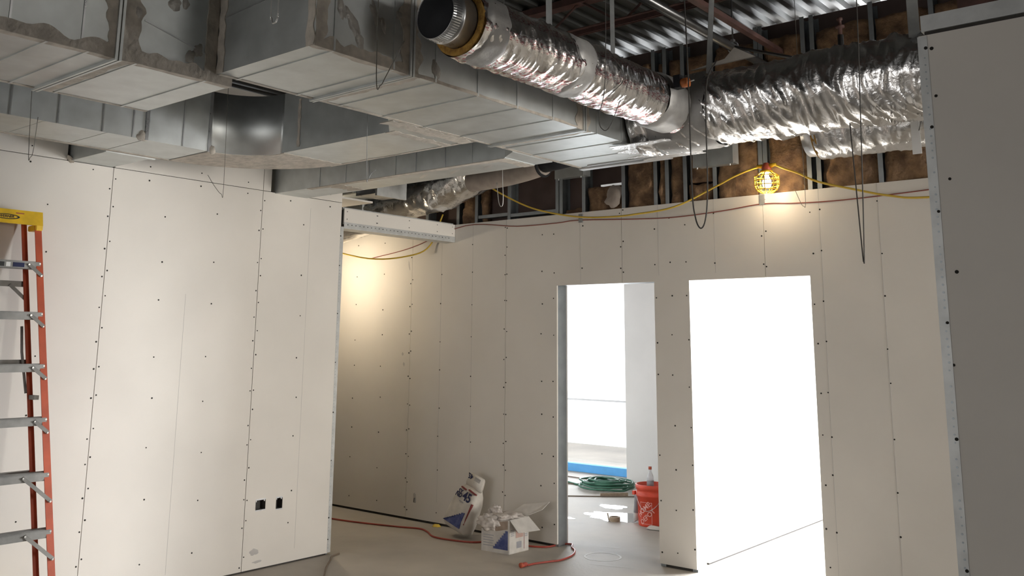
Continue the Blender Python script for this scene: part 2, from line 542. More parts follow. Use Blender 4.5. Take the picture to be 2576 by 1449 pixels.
# ---- left wall
wl = tag(sheet('wall_left', 'X', XL - 0.016, -0.092, -5.5, 5.02, 0, 3.58, 'core', None, [(4.30, 4.69, 2.82, 3.14), (2.69, 3.02, 2.82, 3.14), (4.31, 4.42, 0.41, 0.515), (4.495, 4.575, 0.395, 0.51)]), kind='structure')
seams_y = [5.03, 4.228, 3.010, 1.790, 0.571, -0.65, -1.87, -3.1, -5.5]
ebox = [(4.321, 4.411, 0.418, 0.506), (4.505, 4.566, 0.405, 0.501)]
for i in range(len(seams_y) - 1):
    b, a = seams_y[i], seams_y[i + 1]
    sheet('drywall_sheet', 'X', XL, -0.016, a + 0.0022, b - 0.0022, 0.012, 2.832, 'drywall', wl, ebox if i == 0 else ())
up_y = [5.03, 4.228, 1.790, -0.65, -5.5]
for i in range(len(up_y) - 1):
    b, a = up_y[i], up_y[i + 1]
    hs = []
    if i == 0: hs = [(4.30, 4.69, 2.80, 3.14)]
    if i == 1: hs = [(2.69, 3.02, 2.80, 3.14)]
    sheet('drywall_sheet', 'X', XL, -0.016, a + 0.0022, b - 0.0022, 2.8365, 3.6, 'drywall', wl, hs)
sheet('drywall_sheet', 'X', XL - 0.108, -0.016, -5.5, 5.03, 0.01, 3.6, 'drywall_grey', wl, [(4.30, 4.69, 2.82, 3.14), (2.69, 3.02, 2.82, 3.14)])
box('end_stud', (XL - 0.112, XL - 0.012, 5.02, 5.034, 0.0, 3.58), 'stud', wl)
# bead on the free end of the left wall
prism('corner_bead', [(XL + 0.0018, 5.022), (XL + 0.0018, 5.056), (XL - 0.030, 5.056), (XL - 0.030, 5.052), (XL - 0.0005, 5.052), (XL - 0.0005, 5.022)], 'Z', 0.015, 2.63, 'bead', wl)
pts = []
for z in [0.05 + 0.026 * k for k in range(98)]:
    if random.random() < 0.8: pts.append((XL + 0.0018, 5.030, z))
discs('bead_holes', pts, (1, 0, 0), 0.0035, 'stud', wl, 6, 0.0006)
pts = []
for s in seams_y[1:-2]:
    z = 0.08
    while z < 2.8:
        for sd in (-0.016, 0.016):
            pts.append((XL, s + sd + random.uniform(-.003, .003), min(2.8, z + random.uniform(-.04, .04) + (0.05 if sd > 0 else 0))))
        z += 0.2
for a in seams_y[1:]:
    for k in (1, 2):
        z = 0.25
        while z < 2.8:
            pts.append((XL, a + 0.4064 * k + random.uniform(-.012, .012), z + random.uniform(-.05, .05)))
            z += 0.33
for k in range(40):
    y = 4.9 - k * 0.4064 / 1.0
    if y < -5: break
    for z in (2.79, 2.885, 3.2, 3.5): pts.append((XL, y, z + random.uniform(-.01, .01)))
for z in (0.115, 0.28, 0.72, 1.1, 1.5, 1.9, 2.3, 2.55): pts.append((XL + 0.0018, 5.026, z))
discs('drywall_screws', pts, (1, 0, 0), 0.0058, 'hole', wl)
lines('stud_marks', [((XL, 4.70, 0.1), (XL, 4.70, 2.75)), ((XL, 3.62, 0.1), (XL, 3.62, 2.0)), ((XL, 1.62, 0.2), (XL, 1.62, 2.3))], (1, 0, 0), 0.002, 'pencil', wl)
for k, (y, z, rx, ry) in enumerate(((2.94, .14, .05, .02), (2.88, .06, .04, .03), (4.33, .13, .05, .035), (4.36, .06, .05, .012), (2.86, .11, .03, .05))):
    blob('scuff_mark', (XL, y, z), (1, 0, 0), rx, ry, 'pencil', wl, seed=k * 3.1, th=0.0006)

# ---- header over the opening beside the left wall
wh = tag(box('wall_header', (XL - 0.108, XL - 0.016, 5.056, YB - 0.002, 2.64, 2.778), 'core'), kind='structure')
sheet('drywall_sheet', 'X', XL, -0.016, 5.058, YB - 0.003, 2.655, HW, 'drywall', wh)
prism('header_bead', [(XL + 0.002, 2.606), (XL + 0.002, 2.668), (XL - 0.001, 2.668), (XL - 0.001, 2.628), (XL - 0.010, 2.620), (XL - 0.118, 2.620), (XL - 0.118, 2.606)],
      'Y', 5.058, YB - 0.003, 'bead', wh) if False else None
hb = prism('header_bead', [(0, 0)] * 0 + [(XL + 0.0022, 2.632), (XL + 0.0022, 2.672), (XL - 0.0005, 2.672), (XL - 0.0005, 2.636), (XL - 0.118, 2.622), (XL - 0.118, 2.614), (XL + 0.001, 2.618)], 'Y', 5.058, YB - 0.003, 'bead', wh)
box('top_track', (XL - 0.112, XL - 0.024, 5.06, YB - 0.003, 2.779, 2.803), 'bead', wh)
discs('drywall_screws', [(XL, y, z) for y in (5.09, 5.43, 5.44, 5.83, 6.2, 6.41) for z in (2.70, 2.765)] +
      [(XL + 0.0022, 5.1 + .045 * k, 2.652) for k in range(29)], (1, 0, 0), 0.0045, 'hole', wh)

# ---- back wall with two door openings
D1A, D1B, D2A, D2B, DH = -4.775, -3.797, -3.482, -2.508, 2.165
wb = tag(box('wall_back', (-13.9, D1A - 0.045, YB + 0.016, YB + 0.139, 0.0, 2.77), 'core'), kind='structure')
box('wall_core', (D1B + 0.045, D2A - 0.045, YB + 0.016, YB + 0.139, 0.0, 2.77), 'core', wb)
box('wall_core', (D2B + 0.045, 10.9, YB + 0.016, YB + 0.139, 0.0, 2.77), 'core', wb)
for a, b in ((D1A, D1B), (D2A, D2B)):
    box('wall_core', (a - 0.045, b + 0.045, YB + 0.016, YB + 0.139, DH + 0.045, 2.77), 'core', wb)
    for x, s in ((a, -1), (b, 1)):
        box('jamb_stud', (x, x + s * 0.044, YB + 0.017, YB + 0.138, 0.0, DH + 0.04), 'stud', wb)
    box('head_track', (a, b, YB + 0.017, YB + 0.138, DH, DH + 0.04), 'stud', wb)
hole_rect = (-6.475, -6.445, 0.165, 0.245)
DO = [(D1A, D1B, 0.0, DH), (D2A, D2B, 0.0, DH)]
seams_x = [-13.9, -12.68, -11.46, -10.24, -9.02, -7.80, -6.578, -5.355, -4.100, -2.845, -1.626, -0.407, 0.812, 2.03, 3.25, 4.47, 5.69, 6.9, 8.12, 9.34, 10.9]
for i in range(len(seams_x) - 1):
    a, b = seams_x[i], seams_x[i + 1]
    hs = [h for h in DO if h[0] < b and h[1] > a]
    if a < -6.45 < b: hs = hs + [hole_rect]
    sheet('drywall_sheet', 'Y', YB, 0.016, a + 0.0015, b - 0.0015, 0.022, HW, 'drywall', wb, hs)
sheet('drywall_sheet', 'Y', YB + 0.139, 0.016, -13.9, 10.9, 0.012, 2.9, 'drywall_grey', wb, DO)
pts = []
for s in seams_x[5:12]:
    z = 0.1
    while z < 2.75:
        for sd in (-0.014, 0.014):
            q = (s + sd + random.uniform(-.004, .004), YB, z + random.uniform(-.04, .04))
            if not any(h[0] - .01 < q[0] < h[1] + .01 and q[2] < h[3] + .02 for h in DO): pts.append(q)
        z += 0.24
for x in (-7.4, -6.99, -6.17, -5.765, -4.94, -4.81, -4.5, -3.78, -3.64, -3.50, -3.25, -2.48, -2.416, -2.0, -1.58, -1.2, -0.9):
    z = 0.15
    while z < 2.77:
        q = (x + random.uniform(-.008, .008), YB, z + random.uniform(-.05, .05))
        if not any(h[0] - .01 < q[0] < h[1] + .01 and q[2] < h[3] + .02 for h in DO): pts.append(q)
        z += 0.31
discs('drywall_screws', pts, (0, -1, 0), 0.0062, 'hole', wb)
lines('stud_marks', [((x, YB, z0), (x, YB, HW)) for x, z0 in ((-2.416, 0.1), (-2.0, 0.1), (-3.25, DH + .05), (-3.75, DH + .05), (-5.765, 0.2), (-6.17, 0.2), (-4.52, DH))], (0, -1, 0), 0.0022, 'pencil', wb)
tube('wire_stub', [(-6.46, YB + 0.02, 0.21), (-6.458, YB - 0.012, 0.205), (-6.452, YB - 0.02, 0.175)], 0.004, 'cable_dark', wb, 6)
for k, (x, z, rx, rz) in enumerate(((-6.62, 2.42, .012, .06), (-6.68, 1.55, .02, .02), (-6.66, 1.45, .015, .03), (-6.46, 0.21, .025, .065))):
    blob('scuff_mark', (x, YB, z), (0, -1, 0), rx, rz, 'pencil', wb, seed=k * 5.3, th=0.0006, rot=0.2)

# exposed studs, insulation and backing above the drywall
sheet('backing_board', 'Y', YB + 0.135, 0.012, -9.5, 10.9, 2.78, 4.15, 'board', wb, [(-4.40, -4.17, 3.015, 3.04)])
studs = [-6.42, -6.0, -5.762, -5.356, -4.800, -4.757, -4.512, -4.104, -3.792, -3.684, -3.518, -3.256, -2.872, -2.833, -2.495, -2.424, -1.987, -1.58, -1.17, -0.76]
for x in studs:
    w, d, t, y0 = 0.034, 0.118, 0.0025, YB + 0.016
    z0 = 2.70 if True else 2.79
    poly = [(x, y0), (x + w, y0), (x + w, y0 + t), (x + t, y0 + t), (x + t, y0 + d - t), (x + w, y0 + d - t), (x + w, y0 + d), (x, y0 + d)]
    prism('wall_stud', poly, 'Z', 2.772, 4.12, 'stud', wb)
def batt(x0, x1, z0, z1, yf, seed, rough=0.035):
    nx, nz = max(4, int((x1 - x0) / 0.03)), max(5, int((z1 - z0) / 0.03))
    vs, fs = [], []
    for j in range(nz + 1):
        for i in range(nx + 1):
            u, v = i / nx, j / nz
            e = min(1, 5 * min(u, 1 - u) + 0.25)
            d = noise.fractal(Vector((x0 * 3 + u * (x1 - x0) * 7 + seed, v * (z1 - z0) * 7, seed)), 1.0, 2.0, 4) * rough
            zz = z0 + (z1 - z0) * v + (noise.noise(Vector((u * 4, seed, 9))) * 0.025 if j == nz else 0)
            vs.append((x0 + (x1 - x0) * u, yf - 0.028 * e - d, zz))
    n = len(vs)
    vs += [(v[0], YB + 0.130, v[2]) for v in vs]
    W = nx + 1
    for j in range(nz):
        for i in range(nx):
            a = j * W + i
            fs.append((a, a + 1, a + W + 1, a + W))
            fs.append((n + a, n + a + W, n + a + W + 1, n + a + 1))
    for j in range(nz):
        a, b = j * W, j * W + nx
        fs += [(a, a + W, n + a + W, n + a), (b, n + b, n + b + W, b + W)]
    for i in range(nx):
        a, b = i, nz * W + i
        fs += [(a, n + a, n + a + 1, a + 1), (b, b + 1, n + b + 1, n + b)]
    me = bpy.data.meshes.new('insulation_batt')
    me.from_pydata(vs, [], fs)
    return link('insulation_batt', me, 'batt', wb, True)
bays = [(-5.962, -5.77, 2.775, 3.6, .07), (-5.725, -5.64, 2.775, 3.3, .08), (-4.72, -4.52, 2.775, 2.83, .07), (-4.475, -4.11, 2.775, 3.0, .07), (-4.068, -3.80, 2.775, 4.0, .055),
        (-3.755, -3.69, 2.775, 4.0, .06), (-3.648, -3.525, 2.775, 4.0, .06), (-3.482, -3.262, 2.775, 2.93, .055), (-3.478, -3.265, 2.945, 4.0, .06),
        (-3.218, -2.88, 2.775, 4.0, .05), (-2.797, -2.50, 2.775, 4.0, .05), (-2.388, -1.99, 2.775, 4.0, .05), (-1.95, -1.585, 2.775, 4.0, .05), (-1.545, -1.175, 2.775, 4.0, .05), (-1.13, -.765, 2.775, 4.0, .05)]
for k, (a, b, z0, z1, y) in enumerate(bays):
    batt(a + .003, b - .003, z0, z1, YB + y, 3.7 * k)
blob('torn_facing', (-4.19, YB + 0.02, 2.90), (0, -1, 0.2), 0.085, 0.10, 'flex_paper', wb, seed=4.4, th=0.02)
box('blocking_track', (-5.72, -5.36, YB + 0.02, YB + 0.10, 2.83, 2.86), 'stud', wb)
box('blocking_track', (-5.32, -4.80, YB + 0.02, YB + 0.10, 2.815, 2.845), 'stud', wb)

# ---- right wall: a free end facing the camera
YR, XR = 3.35, -0.862
wr = tag(box('wall_right', (XR + 0.012, 10.9, YR + 0.016, YR + 0.108, 0.0, 2.775), 'core'), kind='structure')
for a, b in ((XR + 0.004, XR + 1.15), (XR + 1.153, XR + 2.37), (XR + 2.373, XR + 3.59), (XR + 3.593, 10.9)):
    sheet('drywall_sheet', 'Y', YR, 0.016, a, b, 0.012, 2.778, 'drywall', wr)
sheet('drywall_sheet', 'Y', YR + 0.108, 0.016, XR + 0.004, 10.9, 0.012, 2.778, 'drywall_grey', wr)
prism('corner_bead', [(XR + 0.033, YR - 0.0016), (XR, YR - 0.0022), (XR, YR + 0.030), (XR + 0.003, YR + 0.030), (XR + 0.003, YR), (XR + 0.033, YR)], 'Z', 0.015, 2.775, 'bead', wr)
discs('bead_holes', [(XR + 0.021 + random.uniform(-.001, .001), YR - 0.002, 0.9 + 0.026 * k) for k in range(70) if random.random() < .82], (0, -1, 0), 0.0036, 'stud', wr, 8, 0.0008)
discs('drywall_screws', [(XR + 0.026, YR - 0.002, z) for z in (2.73, 2.44, 2.14, 1.76, 1.38, 0.97)] + [(XR + x, YR, z) for x, z in ((.045, 2.725), (.047, 2.55), (.07, 2.25), (.068, 1.93), (.035, 1.62))]
      + [(XR + 0.44 + 0.0 * k, YR, 0.3 + .32 * k) for k in range(8)], (0, -1, 0), 0.0058, 'hole', wr, 10)
box('top_track', (XR + 0.012, 10.9, YR + 0.010, YR + 0.115, 2.796, 2.856), 'bead', wr)
box('gap_strip', (XR + 0.02, 10.9, YR + 0.020, YR + 0.105, 2.776, 2.797), 'core', wr)

# ---- rest of the shell behind and beside the camera
ws = tag(sheet('wall_side', 'X', 10.9, 0.15, -5.5, 13, 0, 4.2, 'drywall_grey', None, [(4.42, 6.4, 0.15, 3.2)]), kind='structure')
wre = tag(sheet('wall_rear', 'Y', -5.05, -0.15, -14, 11, 0, 4.2, 'drywall_grey', None, [(-5.6, -1.6, 0.2, 3.0)]), kind='structure')
wf = tag(sheet('wall_far', 'Y', 10.25, 0.15, -13.9, 10.9, 0, 4.2, 'drywall_grey', None, [(-12.9, -6.38, 0.03, 3.3), (-3.1, 1.9, 0.03, 3.3)]), kind='structure')
wrw = tag(box('wall_pier', (-6.30, -3.70, 9.95, 10.07, 0, 4.1), 'drywall_grey'), kind='structure')
wp = tag(box('wall_partition', (-3.66, -3.53, 6.74, 10.2, 0.012, 3.2), 'drywall'), kind='structure')
discs('drywall_screws', [(-3.53, y, z) for y in (6.80, 7.2, 7.6, 8.0) for z in [0.1 + .33 * k for k in range(9)]], (1, 0, 0), 0.006, 'pencil', wp)
box('baseboard_gap', (-3.655, -3.535, 6.745, 10.1, 0.0, 0.012), 'core', wp)
we = tag(box('wall_end', (-14.0, -13.9, -5, 13, 0, 4.2), 'drywall_grey'), kind='structure')

def glazed(n, plane, at, u0, u1, v0, v1, mull_u, mull_v, sill):
    root = tag(empty('window_%d' % n), kind='structure')
    def B(nm, a, b, c, d, th, m, off=0.0):
        if plane == 'Y': return box(nm, (a, b, at + off, at + off + th, c, d), m, root)
        return box(nm, (at + off, at + off + th, a, b, c, d), m, root)
    B('frame_rail', u0, u1, v1 - 0.05, v1, 0.1, 'alum_frame')
    B('window_sill', u0 - 0.02, u1 + 0.02, 0.001, v0 - 0.01, 0.12, sill, -0.06)
    us = [u0] + list(mull_u) + [u1]
    for u in us: B('mullion', u - 0.025, u + 0.025, v0 + 0.02, v1 - 0.05, 0.1, 'alum_frame')
    vs_ = [v0 + 0.02] + list(mull_v) + [v1 - 0.05]
    for i in range(len(us) - 1):
        for v in mull_v: B('transom', us[i] + 0.025, us[i + 1] - 0.025, v - 0.012, v + 0.012, 0.06, 'alum_frame', 0.02)
        for j in range(len(vs_) - 1):
            B('pane', us[i] + 0.025, us[i + 1] - 0.025, vs_[j] + 0.012, vs_[j + 1] - 0.012, 0.006, 'glass', 0.05)
    return root
glazed(1, 'Y', 10.28, -12.88, -6.38, 0.11, 3.28, [-11.2, -9.6, -8.0], [0.92], 'blue_frame')
glazed(2, 'Y', 10.28, -3.08, 1.88, 0.11, 3.28, [-1.4, 0.3], [], 'alum_frame')
glazed(3, 'X', 10.92, 4.44, 6.38, 0.2, 3.18, [], [], 'alum_frame')  # unseen window, added as the frame for the side fill

# ================================================================== roof steel
def bar_joist(y, x0, x1, label):
    r = tag(empty('bar_joist'), label, 'joist', 'bar joists under the roof deck')
    box('top_chord', (x0, x1, y - 0.045, y + 0.045, 4.145, 4.197), 'joist', r)
    for s in (-1, 1):
        prism('bottom_chord', [(y + s * 0.008, 3.945), (y + s * 0.045, 3.945), (y + s * 0.045, 3.938), (y + s * 0.015, 3.938), (y + s * 0.015, 3.905), (y + s * 0.008, 3.905)], 'X', x0, x1, 'joist', r)
    x, k = x0 + 0.1, 0
    while x + 0.36 < x1:
        a, b = ((x, y, 3.925), (x + 0.36, y, 4.165)) if k % 2 == 0 else ((x, y, 4.165), (x + 0.36, y, 3.925))
        tube('web_rod', [a, b], 0.009, 'joist', r, 6)
        x += 0.36; k += 1
bar_joist(5.27, -6.3, 0.6, 'dark red bar joist crossing above the foil-wrapped duct with printed jacket')
bar_joist(6.90, -6.9, 1.2, 'dark red bar joist just beyond the insulated stud wall')
bar_joist(8.50, -7.5, 1.2, 'dark red bar joist far back over the bright rooms')
bar_joist(3.66, -6.0, 0.4, 'dark red bar joist above the open end of the foil duct')
br = tag(bar('bridging_angle', (-2.66, 3.7, 3.885), (-2.66, 8.6, 3.885), 0.045, 0.035, 'joist', None, (1, 0, 0)), 'brown steel bridging angle running beside the sprinkler pipe', 'steel angle')
sp = tag(empty('sprinkler_pipe'), 'black steel pipe with bright highlight under the roof deck', 'pipe')
tube('pipe_run', [(-2.79, 3.4, 3.80), (-2.79, 9.5, 3.80)], 0.032, 'pipe', sp, 16)
hg = tag(empty('pipe_hanger'), 'clevis loop with rod holding the black steel pipe', 'pipe hanger')
tube('hanger_loop', [(-2.79 + 0.038 * math.sin(2 * PI * k / 20), 5.93, 3.80 + 0.040 * math.cos(2 * PI * k / 20) + 0.004) for k in range(21)], 0.006, 'galv_bright', hg, 6)
tube('hanger_rod', [(-2.79, 5.93, 3.84), (-2.79, 5.93, 4.2)], 0.006, 'pipe', hg, 6)
box('hanger_nut', (-2.803, -2.777, 5.917, 5.943, 3.842, 3.862), 'galv_bright', hg)
sb = tag(empty('steel_beam'), 'dark red steel beam end above the free right-hand wall', 'steel beam')
box('web', (-1.20, -1.17, 6.15, 9.4, 3.62, 4.13), 'joist', sb)
box('flange', (-1.27, -1.10, 6.15, 9.4, 3.60, 3.62), 'joist', sb)
box('flange', (-1.27, -1.10, 6.15, 9.4, 4.13, 4.15), 'joist', sb)
box('end_plate', (-1.32, -1.05, 6.13, 6.15, 3.60, 4.15), 'joist', sb)
sh = tag(empty('sprinkler_riser'), 'small upright sprinkler fitting above the plain foil trunk', 'sprinkler')
lathe('fitting', [(0.014, 0), (0.014, 0.05), (0.03, 0.052), (0.03, 0.065), (0.012, 0.07), (0.012, 0.10), (0.02, 0.105), (0.02, 0.12)], (-2.0, 5.9, 3.72), 'joist', sh, 12)
tube('branch_pipe', [(-2.0, 5.9, 3.3), (-2.0, 5.9, 3.72)], 0.02, 'pipe', sh, 10)
tube('cross_pipe', [(-2.0, 5.9, 3.5), (-2.76, 5.9, 3.79)], 0.012, 'pipe', sh, 8)

# ================================================================== rectangular ducts
ZB = 2.838
def duct_thing(name, label):
    return tag(empty(name), label, 'duct')
def bead_ring_y(parent, y, x0, x1, z0, z1, left=True, mat_='galv'):
    """raised stiffening bead round a duct that runs along Y"""
    e, w = 0.004, 0.005
    box('stiffening_bead', (x0, x1, y - w, y + w, z0 - e, z0 + 0.001), mat_, parent)
    box('stiffening_bead', (x1 - 0.001, x1 + e, y - w, y + w, z0, z1), mat_, parent)
def flange_y(parent, y, x0, x1, z0, z1, mast=True, s=1):
    e = 0.012
    box('joint_flange', (x0 - e, x1 + e, y - 0.014, y - 0.003, z0 - e, z1 + e), 'galv', parent)
    box('joint_flange', (x0 - e, x1 + e, y + 0.003, y + 0.014, z0 - e, z1 + e), 'galv', parent)
    if mast:
        smear('mastic_band', (x1, y, z0 - 0.005), (x1, y, z1), (0, 1, 0), (1, 0, 0), 0.06, 0.055, 'mastic', parent, seed=y * 7)
        smear('mastic_band', (x0, y + 0.03, z0), (x1, y + 0.03, z0), (0, 1, 0), (0, 0, -1), 0.02, 0.035, 'mastic', parent, seed=y * 5)

MX0, MX1 = -3.475, -2.80
mt = duct_thing('main_trunk_duct', 'largest galvanised rectangular duct with a pale underside between joints')
for a, b in ((2.17, 2.70), (2.706, 4.03), (4.036, 4.99)):
    box('duct_section', (MX0, MX1, a, b, ZB, 3.34), 'galv', mt)
flange_y(mt, 2.703, MX0, MX1, ZB, 3.34)
flange_y(mt, 4.033, MX0, MX1, ZB, 3.34)
for y in (2.27, 2.60, 2.86, 3.15, 3.45, 3.75, 4.16, 4.42, 4.70):
    bead_ring_y(mt, y, MX0, MX1, ZB, 3.34)
box('drive_cleat', (MX0 - 0.01, MX1 + 0.01, 4.955, 5.01, ZB - 0.012, ZB), 'galv_bright', mt, 0.003)
box('drive_cleat', (MX0 + 0.10, MX1 - 0.02, 4.90, 4.915, ZB - 0.008, ZB), 'galv_bright', mt)
box('end_cap', (MX0 - 0.008, MX1 + 0.008, 4.99, 5.0, ZB - 0.008, 3.345), 'galv', mt)
smear('mastic_band', (MX1, 2.17, ZB), (MX1, 2.70, ZB), (0, 0, 1), (1, 0, 0), 0.002, 0.045, 'mastic', mt, seed=2)
smear('mastic_band', (MX1, 2.17, ZB), (MX1, 2.70, ZB), (1, 0, 0), (0, 0, -1), 0.03, 0.002, 'mastic', mt, seed=12)
smear('mastic_band', (MX1 - 0.02, 2.17, ZB), (MX1 - 0.02, 2.17, 3.34), (1, 0, 0), (0, -1, 0), 0.03, 0.02, 'mastic', mt, seed=3)
smear('mastic_band', (MX1, 2.19, ZB), (MX1, 2.19, 3.34), (0, 1, 0), (1, 0, 0), 0.02, 0.04, 'mastic', mt, seed=4)
smear('mastic_band', (MX1, 2.75, ZB), (MX1, 4.0, ZB), (0, 0, 1), (1, 0, 0), 0.002, 0.012, 'mastic', mt, seed=41)
smear('mastic_band', (MX0, 2.18, ZB), (MX0, 4.95, ZB), (1, 0, 0), (0, 0, -1), 0.002, 0.022, 'mastic', mt, seed=5, n=80)
smear('mastic_band', (MX0 + .02, 2.17, ZB), (MX0 + .02, 2.17, 3.34), (1, 0, 0), (0, -1, 0), 0.02, 0.03, 'mastic', mt, seed=51)
for k, (y, z, ry, rz, ro) in enumerate(((2.30, 3.03, .025, .05, .3), (2.36, 2.98, .03, .07, .5), (2.40, 2.92, .025, .055, .4), (2.48, 3.06, .02, .06, .3), (2.53, 3.02, .018, .04, .3), (2.62, 3.09, .025, .02, 0), (2.28, 3.10, .02, .03, 0), (2.86, 2.90, .03, .05, .2))):
    blob('mastic_patch', (MX1, y, z), (1, 0, 0), ry, rz, 'mastic_spot', mt, seed=k * 2.7, rot=ro)
lines('seam_line', [((MX0 + .03, 2.17, 3.09), (MX1 - .05, 2.17, 3.12))], (0, -1, 0), 0.006, 'galv_bright', mt, 0.003)
for k, (x, y, a, b) in enumerate(((-3.05, 3.2, .10, .05), (-3.2, 3.35, .13, .06), (-3.0, 2.95, .08, .05), (-3.1, 4.3, .07, .05))):
    blob('grease_smudge', (x, y, ZB), (0, 0, -1), a, b, 'galv', mt, seed=k * 1.9, th=0.0006)

DX0, DX1, ZD = -4.215, -3.480, 2.800
d1 = duct_thing('branch_header_duct', 'galvanised rectangular duct with taped corner joint and mastic patches beside the largest duct')
for a, b in ((-2.5, 0.6), (0.606, 1.715), (1.721, 2.25)):
    box('duct_section', (DX0, DX1, a, b, ZD, 3.36), 'galv', d1)
flange_y(d1, 0.603, DX0, DX1, ZD, 3.36, False)
flange_y(d1, 1.718, DX0, DX1, ZD, 3.36)
for y in (0.86, 1.16, 1.44, 1.60, 1.80, 2.12):
    box('stiffening_bead', (DX0, DX1, y - .005, y + .005, ZD - .004, ZD + .001), 'galv', d1)
for y in (1.0, 1.3, 1.57): box('stiffening_bead', (DX1 - .001, DX1 + .004, y - .004, y + .004, ZD, 3.36), 'galv_bright', d1)
smear('mastic_band', (DX1, 0.7, ZD), (DX1, 1.70, ZD), (0, 0, 1), (1, 0, 0), 0.002, 0.05, 'mastic', d1, seed=21, n=50, jag=.45)
smear('mastic_band', (DX1, 1.74, ZD), (DX1, 2.25, ZD), (0, 0, 1), (1, 0, 0), 0.002, 0.055, 'mastic', d1, seed=22, jag=.3)
smear('mastic_band', (DX1, 1.735, ZD), (DX1, 1.735, 3.36), (0, 1, 0), (1, 0, 0), 0.06, 0.075, 'mastic', d1, seed=24, jag=.3)
smear('mastic_band', (DX1, 2.145, ZD + .03), (DX1, 2.145, 3.36), (0, 1, 0), (1, 0, 0), 0.035, 0.02, 'mastic', d1, seed=25, jag=.1)
smear('mastic_band', (DX1, 0.6, ZD), (DX1, 2.25, ZD), (1, 0, 0), (0, 0, -1), 0.03, 0.002, 'mastic', d1, seed=23, n=50)
smear('mastic_band', (DX0, 0.6, ZD), (DX0, 2.25, ZD), (1, 0, 0), (0, 0, -1), 0.002, 0.02, 'mastic', d1, seed=26, n=50)
lines('seam_line', [((DX1, 1.82, 2.99), (DX1, 2.12, 2.915))], (1, 0, 0), 0.006, 'galv_bright', d1, 0.003)
for k, (y, z, ry, rz) in enumerate(((1.95, 3.10, .03, .035), (2.0, 3.12, .02, .03), (2.075, 2.925, .025, .03), (2.04, 2.885, .025, .035), (1.79, 3.02, .02, .04))):
    blob('mastic_patch', (DX1, y, z), (1, 0, 0), ry, rz, 'mastic_spot', d1, seed=k * 4.3 + 1)

# duct along the left wall, turning towards the trunk
LX0, LX1, LZ1, EY = -5.48, -5.0, 3.225, 3.10
dl = duct_thing('elbowed_duct', 'galvanised duct along the left wall curving into the largest duct')
for a, b in ((-2.5, 0.9), (0.906, EY - 0.42), (EY - 0.414, EY)):
    box('duct_section', (LX0, LX1, a, b, ZB, LZ1), 'galv', dl)
ri, ro, ex = 0.32, 0.80, LX1 + 0.32
vs, fs, n = [], [], 20
for i in range(n + 1):
    q = PI - (PI / 2) * i / n
    for r, z in ((ri, ZB), (ro, ZB), (ro, LZ1), (ri, LZ1)):
        vs.append((ex + r * math.cos(q), EY + r * math.sin(q), z))
for i in range(n):
    for k in range(4):
        fs.append((i * 4 + k, i * 4 + (k + 1) % 4, i * 4 + 4 + (k + 1) % 4, i * 4 + 4 + k))
fs += [(0, 1, 2, 3), (n * 4 + 3, n * 4 + 2, n * 4 + 1, n * 4)]
me = bpy.data.meshes.new('elbow')
me.from_pydata(vs, [], fs)
bm = bmesh.new(); bm.from_mesh(me); bmesh.ops.recalc_face_normals(bm, faces=bm.faces[:]); bm.to_mesh(me); bm.free()
el = link('elbow', me, 'galv', dl)
for p in me.polygons: p.use_smooth = abs(p.normal.z) < 0.5 and len(p.vertices) == 4
vs, fs = [], []
for i in range(n + 1):   # mastic-coated underside of the elbow
    q = PI - (PI / 2) * i / n
    for r in (ri + 0.01, ro - 0.012):
        for z in (ZB + 0.001, ZB - 0.003):
            vs.append((ex + r * math.cos(q), EY + r * math.sin(q), z))
for i in range(n):
    a = i * 4
    fs += [(a + 1, a + 5, a + 7, a + 3), (a, a + 1, a + 5, a + 4), (a + 2, a + 6, a + 7, a + 3)]
me = bpy.data.meshes.new('mastic_coat'); me.from_pydata(vs, [], fs)
link('mastic_coat', me, 'mastic', dl)
BY0, BY1 = EY + ri, EY + ro
box('duct_section', (ex, -3.70, BY0, BY1, ZB, LZ1), 'galv', dl)
prism('takeoff_boot', [(-3.70, BY0), (-3.476, 3.20), (-3.476, BY1), (-3.70, BY1)], 'Z', ZB, LZ1, 'galv', dl)
smear('mastic_band', (-3.70, BY0, ZB), (-3.70, BY1, ZB), (1, 0, 0), (0, 0, -1), 0.03, 0.04, 'mastic', dl, seed=31)
smear('mastic_band', (-3.55, 3.24, ZB), (-3.55, BY1, ZB), (1, 0, 0), (0, 0, -1), 0.03, 0.07, 'mastic', dl, seed=32)
smear('mastic_band', (ex, BY0, ZB), (ex, BY1, ZB), (1, 0, 0), (0, 0, -1), 0.02, 0.02, 'mastic', dl, seed=33)
smear('mastic_band', (ex - .1, BY1, ZB), (-3.5, BY1, ZB), (0, 1, 0), (0, 0, -1), 0.02, 0.001, 'mastic', dl, seed=34)
smear('mastic_band', (LX0, 0, ZB), (LX0, EY, ZB), (1, 0, 0), (0, 0, -1), 0.001, 0.03, 'mastic', dl, seed=35, n=60)
box('corner_angle', (LX1 - 0.002, LX1 + 0.006, EY - 0.008, EY + 0.012, ZB - 0.004, LZ1), 'galv_bright', dl)
box('corner_angle', (LX1 - 0.002, LX1 + 0.010, EY - 0.425, EY - 0.405, ZB - 0.004, LZ1), 'galv_bright', dl)
for y in (1.50, 1.92, 2.17, 2.42, 2.60, 2.92): box('stiffening_bead', (LX1 - .001, LX1 + .004, y - .004, y + .004, ZB, LZ1), 'galv_bright', dl)
for y in (1.3, 1.8, 2.1, 2.45): box('stiffening_bead', (LX0, LX1, y - .003, y + .003, ZB - .002, ZB + .001), 'galv', dl)
blob('mastic_patch', (LX1, 2.66, ZB + 0.02), (1, 0, 0), .035, .035, 'mastic', dl, seed=9.9, th=0.01)
